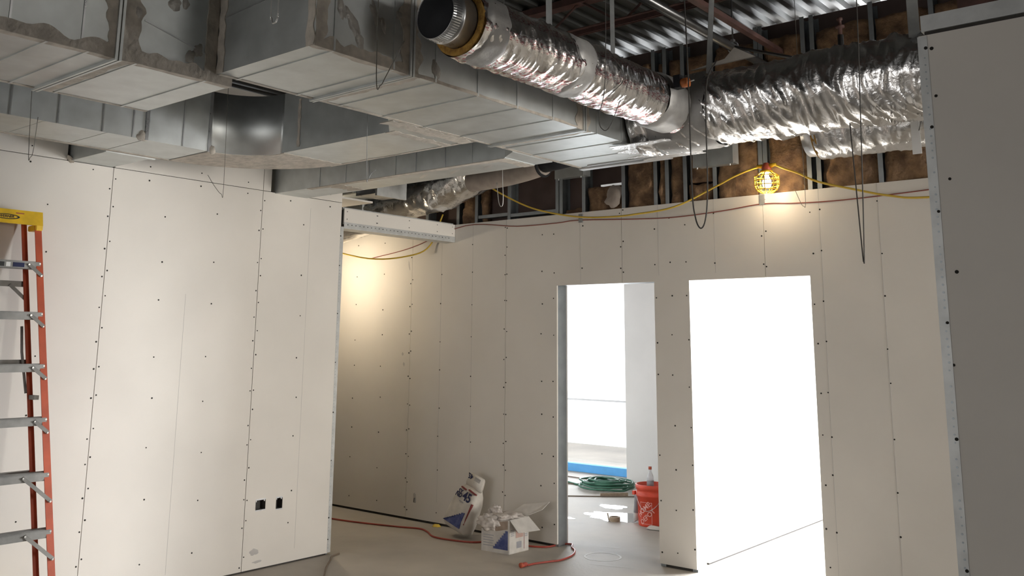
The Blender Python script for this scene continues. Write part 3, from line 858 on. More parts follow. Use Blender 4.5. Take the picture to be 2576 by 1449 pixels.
blob('mastic_patch', (LX1 + .01, EY + .02, ZB + 0.01), (1, -.5, 0), .02, .03, 'mastic', dl, seed=3.3, th=0.01)
smear('mastic_band', (-4.52, BY0, ZB + .02), (-4.52, BY0, LZ1 - .06), (1, 0, 0), (0, -1, 0), 0.012, 0.012, 'mastic', dl, seed=36)

st = duct_thing('wall_stub_duct', 'short galvanised stub joining the elbowed duct to the left wall')
box('duct_section', (XL - 0.10, LX0 - 0.001, 2.71, 3.0, ZB - 0.003, 3.12), 'galv', st)
box('duct_collar', (LX0 - 0.03, LX0 - 0.001, 2.69, 3.02, ZB - 0.010, 3.13), 'galv', st)
blob('mastic_patch', (XL + 0.012, 2.705, ZB), (0.4, -0.6, -0.7), .02, .035, 'mastic', st, seed=6.1)

d2 = duct_thing('cross_duct', 'narrow galvanised duct from the left wall to the largest duct, wall hole beside it')
RY0, RY1, RZ = 4.34, 4.65, 2.826
box('duct_section', (XL - 0.10, -4.9, RY0, RY1, RZ, 3.12), 'galv', d2)
box('duct_section', (-4.896, -3.62, RY0, RY1, RZ, 3.12), 'galv', d2)
prism('takeoff_boot', [(-3.62, RY0), (-3.476, RY0 - 0.10), (-3.476, RY1), (-3.62, RY1)], 'Z', RZ + 0.004, 3.12, 'galv', d2)
for x in (-5.45, -5.15, -4.897, -4.62, -4.42, -4.14, -3.90): box('stiffening_bead', (x - .004, x + .004, RY0 - .004, RY0 + .001, RZ, 3.12), 'galv_bright' if x in (-4.42, -4.14) else 'galv', d2)
smear('mastic_band', (-5.6, RY0, RZ), (-3.65, RY0, RZ), (0, 1, 0), (0, 0, -1), 0.001, 0.05, 'mastic', d2, seed=61, n=50)
smear('mastic_band', (-3.66, RY0, RZ), (-3.66, RY1, RZ), (1, 0, 0), (0, 0, -1), 0.05, 0.03, 'mastic', d2, seed=62)
smear('mastic_band', (-5.3, RY1 - .04, RZ), (-5.3, RY0, RZ), (1, 0, 0), (0, 0, -1), 0.08, 0.05, 'mastic', d2, seed=63)
for k in range(3): blob('tape_smear', (-4.5 + .3 * k, 4.5, RZ), (0, 0, -1), .13, .02, 'galv_bright', d2, seed=70 + k, th=0.0008, rot=.5)

# corridor duct with an end plate, behind the header
d3 = duct_thing('corridor_duct', 'small galvanised duct with flat end plate above the header')
box('duct_section', (-8.2, -6.28, 5.38, 5.76, 3.0, 3.2), 'galv', d3)
box('end_plate', (-6.28, -5.98, 5.42, 5.74, 2.97, 3.23), 'galv_bright', d3)
box('end_angle', (-6.0, -5.975, 5.40, 5.76, 2.945, 3.24), 'bead', d3)
box('joint_flange', (-6.62, -6.60, 5.36, 5.78, 2.98, 3.22), 'stud', d3)
pn = tag(box('ceiling_panel', (-8.2, -6.14, 4.6, 5.5, 2.90, 2.916), 'drywall'), 'loose pale board lit warm above the header', 'board')
# duct boots at the top of the back wall
for x0, x1, z0, z1, lab in ((-3.348, -3.03, 3.045, 3.225, 'pale galvanised duct boot in the back wall beside the lit bulb'), (-4.70, -4.42, 3.10, 3.25, 'grey galvanised duct boot in the back wall under the largest duct end')):
    b = duct_thing('duct_boot', lab)
    box('boot_body', (x0, x1, YB - 0.10, YB + 0.012, z0, z1), 'galv', b)
    box('boot_flange', (x0 - 0.012, x1 + 0.012, YB - 0.114, YB - 0.101, z0 - 0.012, z1 + 0.012), 'galv', b)
    tube('boot_bolt', [(x0 + 0.02, YB - 0.10, z0), (x0 + 0.02, YB - 0.10, z0 - 0.025)], 0.006, 'galv_bright', b, 6)
    tube('boot_bolt', [(x1 - 0.02, YB - 0.10, z0), (x1 - 0.02, YB - 0.10, z0 - 0.025)], 0.006, 'galv_bright', b, 6)

# ================================================================== foil wrapped ducts
def wrapped(name, axis, fixed, r, a0, a1, material, parent, seed, amp=0.012, na=300, seg=72, squash=1.0, end_flare=0.0, sag=0.0, folds=1.0):
    """cylinder of crumpled foil; fixed = (other horizontal coord, z)"""
    vs, fs = [], []
    for i in range(na + 1):
        t = i / na
        a = a0 + (a1 - a0) * t
        for k in range(seg):
            q = 2 * PI * k / seg
            nx, nz = math.cos(q), math.sin(q)
            p = Vector((nx * 0.9, nz * 0.9, a * 1.6))
            sq = q * r
            u1, v1 = a * 0.55 + sq * 0.83, a * 0.83 - sq * 0.55
            w1 = noise.noise(Vector((a * 1.7, nz, seed + 3)))
            c1 = 1 - abs(noise.noise(Vector((u1 * 2.4 / folds, v1 * 9.5 * folds + w1, seed)))) * 2.2
            c2 = 1 - abs(noise.noise(Vector((sq * 3.5, a * 17.0 + w1 * 2, seed + 5)))) * 2.2
            c3 = 1 - abs(noise.noise(Vector((sq * 5 + 9, a * 34.0, seed + 8)))) * 2.2
            g1 = max(0, noise.noise(Vector((a * 2.3, q * 0.8, seed + 11))) + 0.35)
            d = noise.fractal(p * 1.6 + Vector((seed, 0, 0)), 1.0, 2.0, 2) * amp * 0.7 + max(c1, 0) ** 3 * amp * 1.5 * g1 + max(c2, 0) ** 3 * amp * 0.55 + max(c3, 0) ** 2 * amp * 0.22
            rr = r + d - amp * 0.4
            u = fixed[0] + rr * nx
            z = fixed[1] + rr * nz * squash + (sag if nz < 0 else 0) * nz
            vs.append((a, u, z) if axis == 'X' else (u, a, z))
    for i in range(na):
        for k in range(seg):
            k2 = (k + 1) % seg
            fs.append((i * seg + k, i * seg + k2, (i + 1) * seg + k2, (i + 1) * seg + k))
    me = bpy.data.meshes.new(name)
    me.from_pydata(vs, [], fs)
    bm = bmesh.new(); bm.from_mesh(me); bmesh.ops.recalc_face_normals(bm, faces=bm.faces[:]); bm.to_mesh(me); bm.free()
    return link(name, me, material, parent, True)
def ring_cap(name, axis, fixed, r0, r1, a0, a1, material, parent, seg=40):
    prof = [(r0, a0), (r1, a0), (r1, a1), (r0, a1)]
    c = (0, fixed[0], fixed[1]) if axis == 'X' else (fixed[0], 0, fixed[1])
    return lathe(name, prof, c, material, parent, seg, axis, False, True)
def band(name, axis, fixed, r, a0, a1, material, parent, seed, seg=64, th=0.006):
    vs, fs, na = [], [], 8
    for i in range(na + 1):
        t = i / na
        for k in range(seg):
            q = 2 * PI * k / seg
            e = noise.noise(Vector((math.cos(q) * 2, math.sin(q) * 2, seed))) * 0.02
            a = a0 + (a1 - a0) * t + e * (1 if t > 0.5 else -0.4 if t < .5 else 0)
            rr = r + th + noise.noise(Vector((math.cos(q) * 4, math.sin(q) * 4, t * 2 + seed))) * 0.006 - (0.012 if i in (0, na) else 0)
            u, z = fixed[0] + rr * math.cos(q), fixed[1] + rr * math.sin(q)
            vs.append((a, u, z) if axis == 'X' else (u, a, z))
    for i in range(na):
        for k in range(seg):
            k2 = (k + 1) % seg
            fs.append((i * seg + k, i * seg + k2, (i + 1) * seg + k2, (i + 1) * seg + k))
    me = bpy.data.meshes.new(name); me.from_pydata(vs, [], fs)
    bm = bmesh.new(); bm.from_mesh(me); bmesh.ops.recalc_face_normals(bm, faces=bm.faces[:]); bm.to_mesh(me); bm.free()
    return link(name, me, material, parent, True)

RX, RZc, RR = -2.49, 3.0, 0.145
rd = duct_thing('printed_foil_duct', 'foil-wrapped round duct with red print and an open crimped end')
wrapped('foil_jacket', 'Y', (RX, RZc), RR, 2.68, 4.455, 'foil_print', rd, 3.3, 0.010, 260, 64)
ring_cap('insulation_ring', 'Y', (RX, RZc), 0.112, RR - 0.004, 2.672, 2.70, 'fibre', rd)
col = lathe('metal_collar', [(0.104, 2.53), (0.106, 2.53), (0.106, 2.585), (0.112, 2.59), (0.112, 2.60), (0.109, 2.605), (0.112, 2.72), (0.108, 2.72), (0.104, 2.60)], (RX, 0, RZc), 'galv_bright', rd, 48, 'Y', True, True)
vs, fs = [], []
for k in range(64):      # crimped rim
    q = 2 * PI * k / 64
    for r, y in ((0.1065, 2.531), (0.1105, 2.545), (0.1105, 2.578), (0.1065, 2.584)):
        for dq in (-0.022, 0.022):
            vs.append((RX + r * math.cos(q + dq), y, RZc + r * math.sin(q + dq)))
    s = k * 8
    for j in range(3): fs.append((s + j * 2, s + j * 2 + 1, s + j * 2 + 3, s + j * 2 + 2))
me = bpy.data.meshes.new('crimp_ridges'); me.from_pydata(vs, [], fs)
tag(link('crimp_ridges', me, 'galv_bright', col), kind='stuff')
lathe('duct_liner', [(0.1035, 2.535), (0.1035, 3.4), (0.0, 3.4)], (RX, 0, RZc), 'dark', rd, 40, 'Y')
band('tape_band', 'Y', (RX, RZc), RR, 2.70, 2.86, 'tape', rd, 1.1)
band('tape_band', 'Y', (RX, RZc), RR, 3.36, 3.50, 'tape', rd, 2.2)
band('tape_band', 'Y', (RX, RZc), RR, 4.20, 4.43, 'tape', rd, 4.2, th=0.012)
dm = box('damper_handle', (RX + 0.16, RX + 0.20, 4.20, 4.25, 3.03, 3.10), 'dark', rd)
lathe('damper_knob', [(0, 0), (0.024, 0), (0.026, 0.01), (0.026, 0.04), (0, 0.045)], (RX + 0.20, 4.225, 3.055), 'copper', rd, 16, 'X')
tube('damper_rod', [(RX + 0.24, 4.23, 3.06), (RX + 0.27, 4.23, 3.062)], 0.004, 'galv_bright', rd, 6)
tube('loose_strap', spline([(RX + 0.02, 3.62, 3.15), (RX + 0.13, 3.68, 3.06), (RX + 0.15, 3.72, 2.97), (RX + 0.10, 3.66, 2.88)], 6), 0.003, 'cable_dark', rd, 6)

TY, TZ, TR = 4.64, 3.0, 0.212
tr = duct_thing('foil_trunk_duct', 'plain crumpled foil-wrapped duct running behind the right-hand wall')
wrapped('foil_jacket', 'X', (TY, TZ), TR, -2.782, 1.6, 'foil', tr, 9.1, 0.020, 420, 84, folds=1.4)
ring_cap('end_wrap', 'X', (TY, TZ), 0.05, TR - 0.01, -2.786, -2.77, 'tape', tr)
band('tape_band', 'X', (TY, TZ), TR, -2.66, -2.28, 'tape', tr, 6.6, th=0.012)
smear('foil_flap', (-2.62, 4.44, ZB - 0.016), (-2.62, 4.93, ZB - 0.016), (1, 0, 0), (0, 0, -1), 0.27, 0.10, 'foil', tr, n=24, th=0.004, jag=.3, seed=81)
prism('paper_corner', [(-2.40, 3.215), (-2.18, 3.245), (-2.12, 3.30), (-2.0, 3.225)], 'Y', 4.52, 4.535, 'paper', tr)

sd = duct_thing('short_foil_duct', 'lower foil-wrapped duct with crimped open end near the back wall')
SY, SZ, SR = 5.50, 2.985, 0.175
wrapped('foil_jacket', 'X', (SY, SZ), SR, -2.02, 1.4, 'foil', sd, 15.7, 0.014, 300, 64, folds=1.2)
lathe('metal_collar', [(0.145, -2.10), (0.150, -2.10), (0.152, -2.05), (0.156, -2.04), (0.150, -1.9), (0.145, -1.9)], (0, SY, SZ), 'galv_bright', sd, 40, 'X', True, True)
ring_cap('insulation_ring', 'X', (SY, SZ), 0.15, SR, -2.03, -2.0, 'fibre', sd)
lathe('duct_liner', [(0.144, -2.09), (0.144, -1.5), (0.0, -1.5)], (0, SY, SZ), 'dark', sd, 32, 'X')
tp = tag(empty('tape_strip'), 'white tape strip hanging down from the lower foil-wrapped duct', 'tape')
tube('tape_tab', spline([(-1.30, 5.29, 2.96), (-1.36, 5.275, 2.93), (-1.385, 5.27, 2.86)], 5), 0.003, 'cable_dark', tp, 6)
frame_mesh('tape_face', [(-1.435, 5.30, 2.735), (-1.385, 5.30, 2.735), (-1.385, 5.302, 2.735), (-1.435, 5.302, 2.735), (-1.43, 5.28, 2.92), (-1.385, 5.28, 2.92), (-1.385, 5.282, 2.92), (-1.43, 5.282, 2.92)], 'tape_white', tp)

# crumpled flexible duct dropping behind the header
fx = duct_thing('flexible_foil_duct', 'shiny flexible foil duct slanting down behind the header')
path = spline([(-7.1, 5.8, 2.78), (-6.65, 6.0, 2.92), (-6.22, 6.08, 3.03), (-5.75, 6.1, 3.10), (-5.35, 6.08, 3.22), (-5.05, 5.98, 3.34)], 24)
vs, fs, seg = [], [], 56
for i, p in enumerate(path):
    t = (path[min(i + 1, len(path) - 1)] - path[max(i - 1, 0)]).normalized()
    a = t.cross(Vector((0, 0, 1))).normalized(); b = t.cross(a)
    for k in range(seg):
        q = 2 * PI * k / seg
        c = 1 - abs(noise.noise(Vector((q * 1.6 + i * .05, i * 0.10 + q, 2.2)))) * 2
        rr = 0.190 + (0.012 if (i // 3) % 2 else 0) * 0.3 + 0.018 * noise.noise(Vector((math.cos(q) * 2, math.sin(q) * 2, i * 0.07))) + 0.014 * max(c, 0) ** 4
        vs.append(tuple(p + a * (rr * math.cos(q)) + b * (rr * math.sin(q))))
for i in range(len(path) - 1):
    for k in range(seg):
        k2 = (k + 1) % seg
        fs.append((i * seg + k, i * seg + k2, (i + 1) * seg + k2, (i + 1) * seg + k))
me = bpy.data.meshes.new('foil_sleeve'); me.from_pydata(vs, [], fs)
bm = bmesh.new(); bm.from_mesh(me); bmesh.ops.recalc_face_normals(bm, faces=bm.faces[:]); bm.to_mesh(me); bm.free()
link('foil_sleeve', me, 'foil', fx, True)
box('support_post', (-6.66, -6.62, 5.80, 5.84, 2.82, 3.0), 'bead', fx)

bf = duct_thing('beige_flexible_duct', 'beige jacketed flexible duct with black open collar under the largest duct')
tube('jacket', spline([(-5.05, 5.62, 3.0), (-4.75, 5.6, 3.0), (-4.45, 5.55, 3.01), (-4.2, 5.5, 3.03)], 8), 0.085, 'flex_paper', bf, 20)
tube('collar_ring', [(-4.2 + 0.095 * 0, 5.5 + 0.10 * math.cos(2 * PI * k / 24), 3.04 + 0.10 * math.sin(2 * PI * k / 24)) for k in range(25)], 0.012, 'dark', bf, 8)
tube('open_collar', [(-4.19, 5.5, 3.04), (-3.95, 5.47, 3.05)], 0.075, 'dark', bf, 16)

# ================================================================== hangers
def strap(p0, p1, w, label, side=(1, 0, 0)):
    return tag(bar('hanger_strap', p0, p1, w, 0.003, 'strap', None, side), label, 'strap', 'steel straps holding the ducts')
strap((RX - 0.10, 3.42, 4.2), (RX - 0.10, 3.44, 3.12), 0.03, 'steel strap dropping to the mid tape band of the printed foil duct', (0.7, 0.7, 0))
strap((RX - 0.11, 4.02, 4.2), (RX - 0.11, 4.03, 3.12), 0.024, 'steel strap dropping to the printed foil duct near its far end', (0.7, 0.7, 0))
strap((-2.20, 4.52, 4.2), (-2.27, 4.50, 3.17), 0.030, 'steel strap reaching the plain foil trunk at its white paper corner', (0.7, 0.7, 0))
strap((-1.17, 4.50, 4.2), (-1.17, 4.50, 3.15), 0.055, 'wide steel strap reaching the plain foil trunk beside the right-hand wall', (0.8, 0.6, 0))
def wire(pts, r, label, mat_='wire'):
    return tag(tube('hanger_wire', spline(pts, 6), r, mat_, None, 6), label, 'wire', 'loose ceiling hanger wires')
wire([(-4.83, 1.93, 4.2), (-4.80, 1.93, 3.2), (-4.74, 1.93, 2.62), (-4.70, 1.925, 2.575), (-4.65, 1.915, 2.60), (-4.60, 1.90, 2.76)], 0.0016, 'thin hooked wire hanging in front of the elbowed duct above the ladder')
wire([(-4.68, 3.0, 4.2), (-4.67, 3.0, 3.2), (-4.65, 3.0, 2.56), (-4.655, 2.99, 2.52), (-4.70, 2.97, 2.57), (-4.76, 2.96, 2.64)], 0.0016, 'thin hooked wire hanging below the elbow of the curving duct')
wire([(-2.75, 1.92, 4.2), (-2.745, 1.92, 3.0), (-2.735, 1.92, 2.86), (-2.72, 1.92, 2.838), (-2.70, 1.92, 2.86), (-2.70, 1.92, 3.0), (-2.70, 1.92, 4.2)], 0.003, 'bright bent wire loop before the flat end of the largest duct', 'wire_pale')
wire([(-2.60, 2.32, 4.2), (-2.60, 2.32, 3.2), (-2.595, 2.32, 2.70), (-2.575, 2.325, 2.665), (-2.55, 2.33, 2.70), (-2.47, 2.345, 2.83)], 0.0022, 'dark hooked wire hanging beside the largest duct near the open foil end')
wire([(-3.75, 3.29, 4.2), (-3.75, 3.29, 3.2), (-3.73, 3.29, 2.60), (-3.72, 3.29, 2.55), (-3.70, 3.30, 2.585), (-3.68, 3.31, 2.60)], 0.0018, 'thin pale wire hanging through the gap beside the takeoff boot', 'strap')
wire([(-4.11, 4.9, 4.2), (-4.11, 4.9, 3.0), (-4.10, 4.9, 2.68), (-4.115, 4.9, 2.625), (-4.14, 4.9, 2.66), (-4.16, 4.9, 2.80)], 0.0026, 'pale hooked wire hanging before the exposed studs', 'wire_pale')
wire([(-2.30, 3.5, 4.2), (-2.30, 3.5, 3.0), (-2.34, 3.5, 2.74), (-2.32, 3.5, 2.67), (-2.28, 3.5, 2.68), (-2.22, 3.5, 2.80)], 0.0020, 'dark hooked wire hanging below the middle of the printed foil duct', 'cable_dark')
wire([(-2.27, 4.2, 4.2), (-2.24, 4.2, 3.2), (-2.235, 4.2, 2.5), (-2.22, 4.2, 2.32), (-2.19, 4.2, 2.262), (-2.16, 4.2, 2.32), (-2.145, 4.2, 2.5), (-2.135, 4.2, 3.0), (-2.12, 4.3, 3.17)], 0.0038, 'long dark cable loop hanging in front of the plain foil trunk', 'cable_dark')
wire([(-1.325, 4.2, 4.2), (-1.34, 4.2, 3.2), (-1.365, 4.2, 2.4), (-1.378, 4.2, 2.07), (-1.381, 4.2, 2.065), (-1.384, 4.2, 2.08), (-1.395, 4.2, 2.4), (-1.405, 4.2, 2.70)], 0.0028, 'sharply folded wire hanging before the right-hand part of the foil trunk', 'cable_dark')
wire([(-2.42, 6.2, 4.2), (-2.42, 6.2, 3.2), (-2.415, 6.2, 2.68), (-2.43, 6.2, 2.635), (-2.45, 6.2, 2.66), (-2.485, 6.2, 2.75)], 0.0018, 'thin hooked wire just beside the lit bulb cage', 'wire')

# ================================================================== string lights and wires
YC = 6.28
cab = [(-5.619, 3.22), (-5.347, 3.042), (-4.973, 2.862), (-4.665, 2.772), (-4.373, 2.718), (-4.093, 2.699), (-3.864, 2.701), (-3.499, 2.731), (-3.152, 2.852), (-2.985, 2.917), (-2.855, 2.955), (-2.76, 2.97), (-2.68, 2.975), (-2.593, 2.934), (-2.491, 2.888), (-2.35, 2.812), (-2.103, 2.733), (-1.868, 2.666), (-1.63, 2.633), (-0.9, 2.63)]
tag(tube('light_cable', spline([(x, YC, z) for x, z in cab], 6), 0.0075, 'cable_yellow', None, 8), 'yellow light-string cable sagging along the top of the back wall', 'cable')
def work_light(x, y, ztop, label, s=1.0, energy=14):
    r = tag(empty('work_light'), label, 'lamp', 'string work lights')
    lathe('socket', [(0.0, 0.03), (0.018, 0.03), (0.022, 0.02), (0.030, 0.012), (0.034, -0.01), (0.034, -0.035), (0.026, -0.04), (0, -0.04)], (x, y, ztop), 'cap_red', r, 20)
    for sx in (-1, 1):
        tube('cable_clip', [(x + sx * 0.02, y, ztop + 0.005), (x + sx * 0.075, y, ztop + 0.012)], [0.018, 0.010], 'yellow', r, 10)
    cage = empty('cage'); cage.parent = r
    def prof(t):   # t 0 top .. 1 bottom
        z = ztop - 0.035 - 0.165 * t
        rr = 0.088 * (0.40 + 0.60 * min(1, t / 0.22) if t < 0.22 else math.sqrt(max(0.0, 1 - max(0, (t - 0.55) / 0.45) ** 2)) if t > 0.55 else 1.0)
        return rr, z
    for k in range(8):
        q = 2 * PI * k / 8 + 0.2
        tube('cage_rib', [(x + prof(t / 14)[0] * math.cos(q), y + prof(t / 14)[0] * math.sin(q), prof(t / 14)[1]) for t in range(15)], 0.0042, 'yellow', cage, 6)
    for t in (0.22, 0.42, 0.62, 0.82):
        rr, z = prof(t)
        tube('cage_ring', [(x + rr * math.cos(2 * PI * k / 28), y + rr * math.sin(2 * PI * k / 28), z) for k in range(29)], 0.004, 'yellow', cage, 6)
    lathe('cage_collar', [(0.030, 0.0), (0.046, -0.004), (0.046, -0.018), (0.036, -0.02), (0.030, -0.01)], (x, y, ztop - 0.025), 'yellow', r, 24)
    lathe('bulb', [(0.0, 0.0), (0.014, 0.0), (0.016, -0.03), (0.030, -0.06), (0.033, -0.085), (0.026, -0.108), (0.010, -0.118), (0, -0.119)], (x, y, ztop - 0.04), 'bulb', r, 20)
    l = bpy.data.lights.new('bulb_light', 'POINT')
    l.energy = energy; l.shadow_soft_size = 0.05; l.color = (1.0, 0.84, 0.62)
    lo = bpy.data.objects.new('bulb_light', l)
    C.objects.link(lo); lo.parent = r
    lo.location = (x, y, ztop - 0.22)
    return r
work_light(-2.715, YC - 0.03, 2.955, 'lit bulb in a yellow cage hanging at the top of the back wall', energy=1.6)
work_light(-7.35, 5.78, 2.60, 'lit bulb in a yellow cage in the passage behind the left wall', energy=34)
tag(tube('light_cable', spline([(-7.35, 5.81, 2.61), (-6.85, 6.1, 2.48), (-6.5, 6.3, 2.50), (-6.3, 6.41, 2.60), (-6.14, 6.42, 2.9)], 6), 0.0075, 'cable_yellow', None, 8), 'yellow light cable drooping in the passage below the header', 'cable')
red = [(-7.2, 2.52), (-6.6, 2.60), (-5.862, 2.77), (-5.222, 2.719), (-4.769, 2.715), (-4.533, 2.722), (-3.95, 2.687), (-3.579, 2.674), (-3.161, 2.691), (-2.85, 2.716), (-2.588, 2.699), (-2.295, 2.69), (-1.922, 2.698), (-1.662, 2.708), (-0.9, 2.74)]
tag(tube('alarm_wire', spline([(x, YB - 0.008, z) for x, z in red], 6), 0.0042, 'red_wire', None, 6), 'thin red wire clipped along the back wall top', 'wire')
for x, z, lab in ((-4.51, 2.75, 'small tape tab holding the red wire above the left doorway'), (-2.845, 2.76, 'small tape tab holding the red wire under the lit bulb')):
    tag(box('tape_tab', (x - .02, x + .02, YB - 0.0135, YB - 0.001, z - .05, z + .025), 'strap'), lab, 'tape', 'tape tabs on the red wire')

# ================================================================== electrical boxes
for (a, b, c, d), lab in zip(ebox, ('square double-gang metal box opening low in the left wall', 'narrow single-gang metal box opening low in the left wall')):
    r = tag(empty('electrical_box'), lab, 'electrical box')
    xb = XL - 0.065
    box('back_plate', (xb, xb + 0.004, a, b, c, d), 'cable_dark', r)
    box('side_plate', (xb, XL - 0.001, a, a + 0.003, c, d), 'cable_dark', r)
    box('side_plate', (xb, XL - 0.001, b - 0.003, b, c, d), 'cable_dark', r)
    box('top_plate', (xb, XL + 0.0005, a, b, d - 0.010, d), 'galv_bright', r)
    box('bottom_plate', (xb, XL + 0.0005, a, b, c, c + 0.009), 'galv_bright', r)
    for q in (a + 0.004, b - 0.012):
        box('screw_ear', (XL - 0.012, XL - 0.004, q, q + 0.008, d - 0.022, d - 0.010), 'galv_bright', r)

# ================================================================== step ladder leaning closed on the left wall
ld = tag(empty('step_ladder'), 'orange fibreglass stepladder with yellow top leaning on the left wall', 'ladder')
LB, LS = -5.36, -0.20
def lp(z, off=0.0):    # x of the front face at height z
    return LB + LS * z - off
def yr(z): return 2.495 + (2.44 - z) * 0.050       # outer edge of the far front rail
def yl(z): return 2.01 - (2.44 - z) * 0.050
def rail(name, y_of, sgn, off, z0, z1, w, d):
    """channel rail: flange facing the room plus a web"""
    vs = []
    for z in (z0, z1):
        for f in ((0, 0), (w, 0), (w, 0.006), (0.006, 0.006), (0.006, d), (0, d)):
            vs.append((lp(z, off) - f[1], y_of(z) - sgn * f[0], z))
    n = 6
    fs = [tuple(range(n)), tuple(range(2 * n - 1, n - 1, -1))] + [(i, i + n, (i + 1) % n + n, (i + 1) % n) for i in range(n)]
    me = bpy.data.meshes.new(name); me.from_pydata(vs, [], fs)
    bm = bmesh.new(); bm.from_mesh(me); bmesh.ops.recalc_face_normals(bm, faces=bm.faces[:]); bm.to_mesh(me); bm.free()
    return link(name, me, 'orange_rail', ld)
rail('front_rail', yr, 1, 0, 0.01, 2.40, 0.040, 0.075)
rail('front_rail', yl, -1, 0, 0.01, 2.40, 0.040, 0.075)
rail('rear_rail', lambda z: yr(z) - 0.045, 1, 0.10, 0.01, 2.38, 0.032, 0.045)
rail('rear_rail', lambda z: yl(z) + 0.045, -1, 0.10, 0.01, 2.38, 0.032, 0.045)
rv = []
for k in range(1, 8):
    z = 0.305 * k
    if k == 8: break
    xf = lp(z)
    stp = box('step', (xf - 0.078, xf + 0.004, yl(z) + 0.008, yr(z) - 0.010, z - 0.040, z + 0.004), 'alu', ld, 0.004)
    for i in range(4): box('tread_ridge', (xf - 0.068 + 0.018 * i, xf - 0.062 + 0.018 * i, yl(z) + 0.012, yr(z) - 0.014, z + 0.0042, z + 0.007), 'alu', stp)
    L_ = 0.16 if k <= 3 else 0.085
    for yo, s in ((yr, -1), (yl, 1)):
        br_ = bar('knee_brace', (xf + 0.007, yo(z) + s * L_, z - 0.012), (lp(z - L_ * 0.95) + 0.007, yo(z - L_) + s * 0.012, z - L_ * 0.95), 0.004, 0.020, 'alu', ld, (1, 0, 0))
        rv += [(xf + 0.011, yo(z) + s * L_, z - 0.014), (lp(z - L_ * 0.95) + 0.008, yo(z - L_) + s * 0.016, z - L_ * 0.95), (lp(z) + 0.001, yo(z) + s * 0.018, z - 0.006), (lp(z) + 0.001, yo(z) + s * 0.018, z - 0.030)]
for k, z in enumerate((2.02, 1.55, 0.92, 0.60, 0.28)):
    rb = box('rear_bar', (lp(z, 0.15), lp(z, 0.115), yl(z) + 0.06, yr(z) - 0.055, z - 0.03, z + 0.004), 'alu', ld)
    if z in (2.02,):
        bar('knee_brace', (lp(z, 0.11), yr(z) - 0.15, z - 0.02), (lp(z - .1, 0.11), yr(z - .1) - 0.06, z - 0.11), 0.004, 0.02, 'alu', ld, (1, 0, 0))
discs('rivets', rv, (1, 0, 0), 0.0055, 'rivet', ld, 8, 0.004)
tube('spreader_bar', [(lp(1.75, 0.10), yr(1.75) - 0.095, 1.75), (lp(1.6, 0.10), yr(1.6) - 0.10, 1.6), (lp(1.36, 0.10), yr(1.36) - 0.085, 1.36)], 0.008, 'alu', ld, 6)
box('spreader_bracket', (lp(1.34, 0.10), lp(1.34, 0.02), yr(1.34) - 0.07, yr(1.34) - 0.045, 1.325, 1.35), 'alu', ld)
zt0, zt1 = 2.352, 2.452
def capx(z): return lp(z) + 0.012
cp = prism('cap', [(lp(2.45) + 0.012, zt1), (lp(2.36) + 0.016, 2.365), (lp(2.36) - 0.002, 2.365), (lp(2.44) - 0.006, 2.435), (lp(2.44) - 0.125, 2.435), (lp(2.36) - 0.125, 2.385), (lp(2.36) - 0.135, 2.385), (lp(2.44) - 0.135, zt1)], 'Y', yl(2.44) - 0.012, yr(2.44) + 0.006, 'yellow', ld)
box('cap_ear', (lp(2.36) - 0.10, lp(2.36) + 0.017, yr(2.44) - 0.035, yr(2.44) + 0.0065, 2.335, 2.37), 'yellow', ld, 0.004)
ydir = Vector((LS, 0, 1)).normalized()
ctr = Vector((lp(2.405) + 0.0155, 2.285, 2.405))
ov = []
def oval(name, ry, rz, lift, m):
    nrm = Vector((0, 1, 0)).cross(ydir).normalized()
    vs = [tuple(ctr + Vector((0, 1, 0)) * (ry * math.cos(2 * PI * k / 36)) + ydir * (rz * math.sin(2 * PI * k / 36)) + nrm * l) for l in (-0.001, lift) for k in range(36)]
    fs = [tuple(range(36, 72))] + [(k, (k + 1) % 36, 36 + (k + 1) % 36, 36 + k) for k in range(36)]
    me = bpy.data.meshes.new(name); me.from_pydata(vs, [], fs)
    return link(name, me, m, cp)
oval('logo_oval', 0.078, 0.0165, 0.0012, 'ink')
oval('logo_oval', 0.064, 0.0115, 0.0018, 'yellow')
text_mesh('logo_text', 'WERNER', 0.022, ctr + Vector((0.0022, 0, 0)), (0, 1, 0), ydir, 'ink', cp, shear=0.15, bold=0.0004)
for y in (2.365, 2.17): box('tool_slot', (lp(2.432) + 0.0125, lp(2.432) + 0.0155, y - 0.024, y + 0.024, 2.428, 2.434), 'cord_red', cp)
z = 2.135
for k, (a, b, mm) in enumerate(((0.11, 0.175, 'navy'), (0.19, 0.215, 'white'), (0.225, 0.26, 'ink'), (0.275, 0.31, 'greyprint'))):
    box('warning_label', (lp(z) + 0.004, lp(z) + 0.0055, yr(z) - b, yr(z) - a, z - 0.032, z - 0.006), mm, ld)

# yellow tool low behind the ladder
tag(lathe('yellow_lid', [(0, 0.0), (0.10, 0.0), (0.11, 0.05), (0.105, 0.28), (0.06, 0.31), (0, 0.315)], (-5.78, 2.33, 0.0), 'yellow', None, 24), 'rounded yellow container on the floor behind the stepladder', 'container')

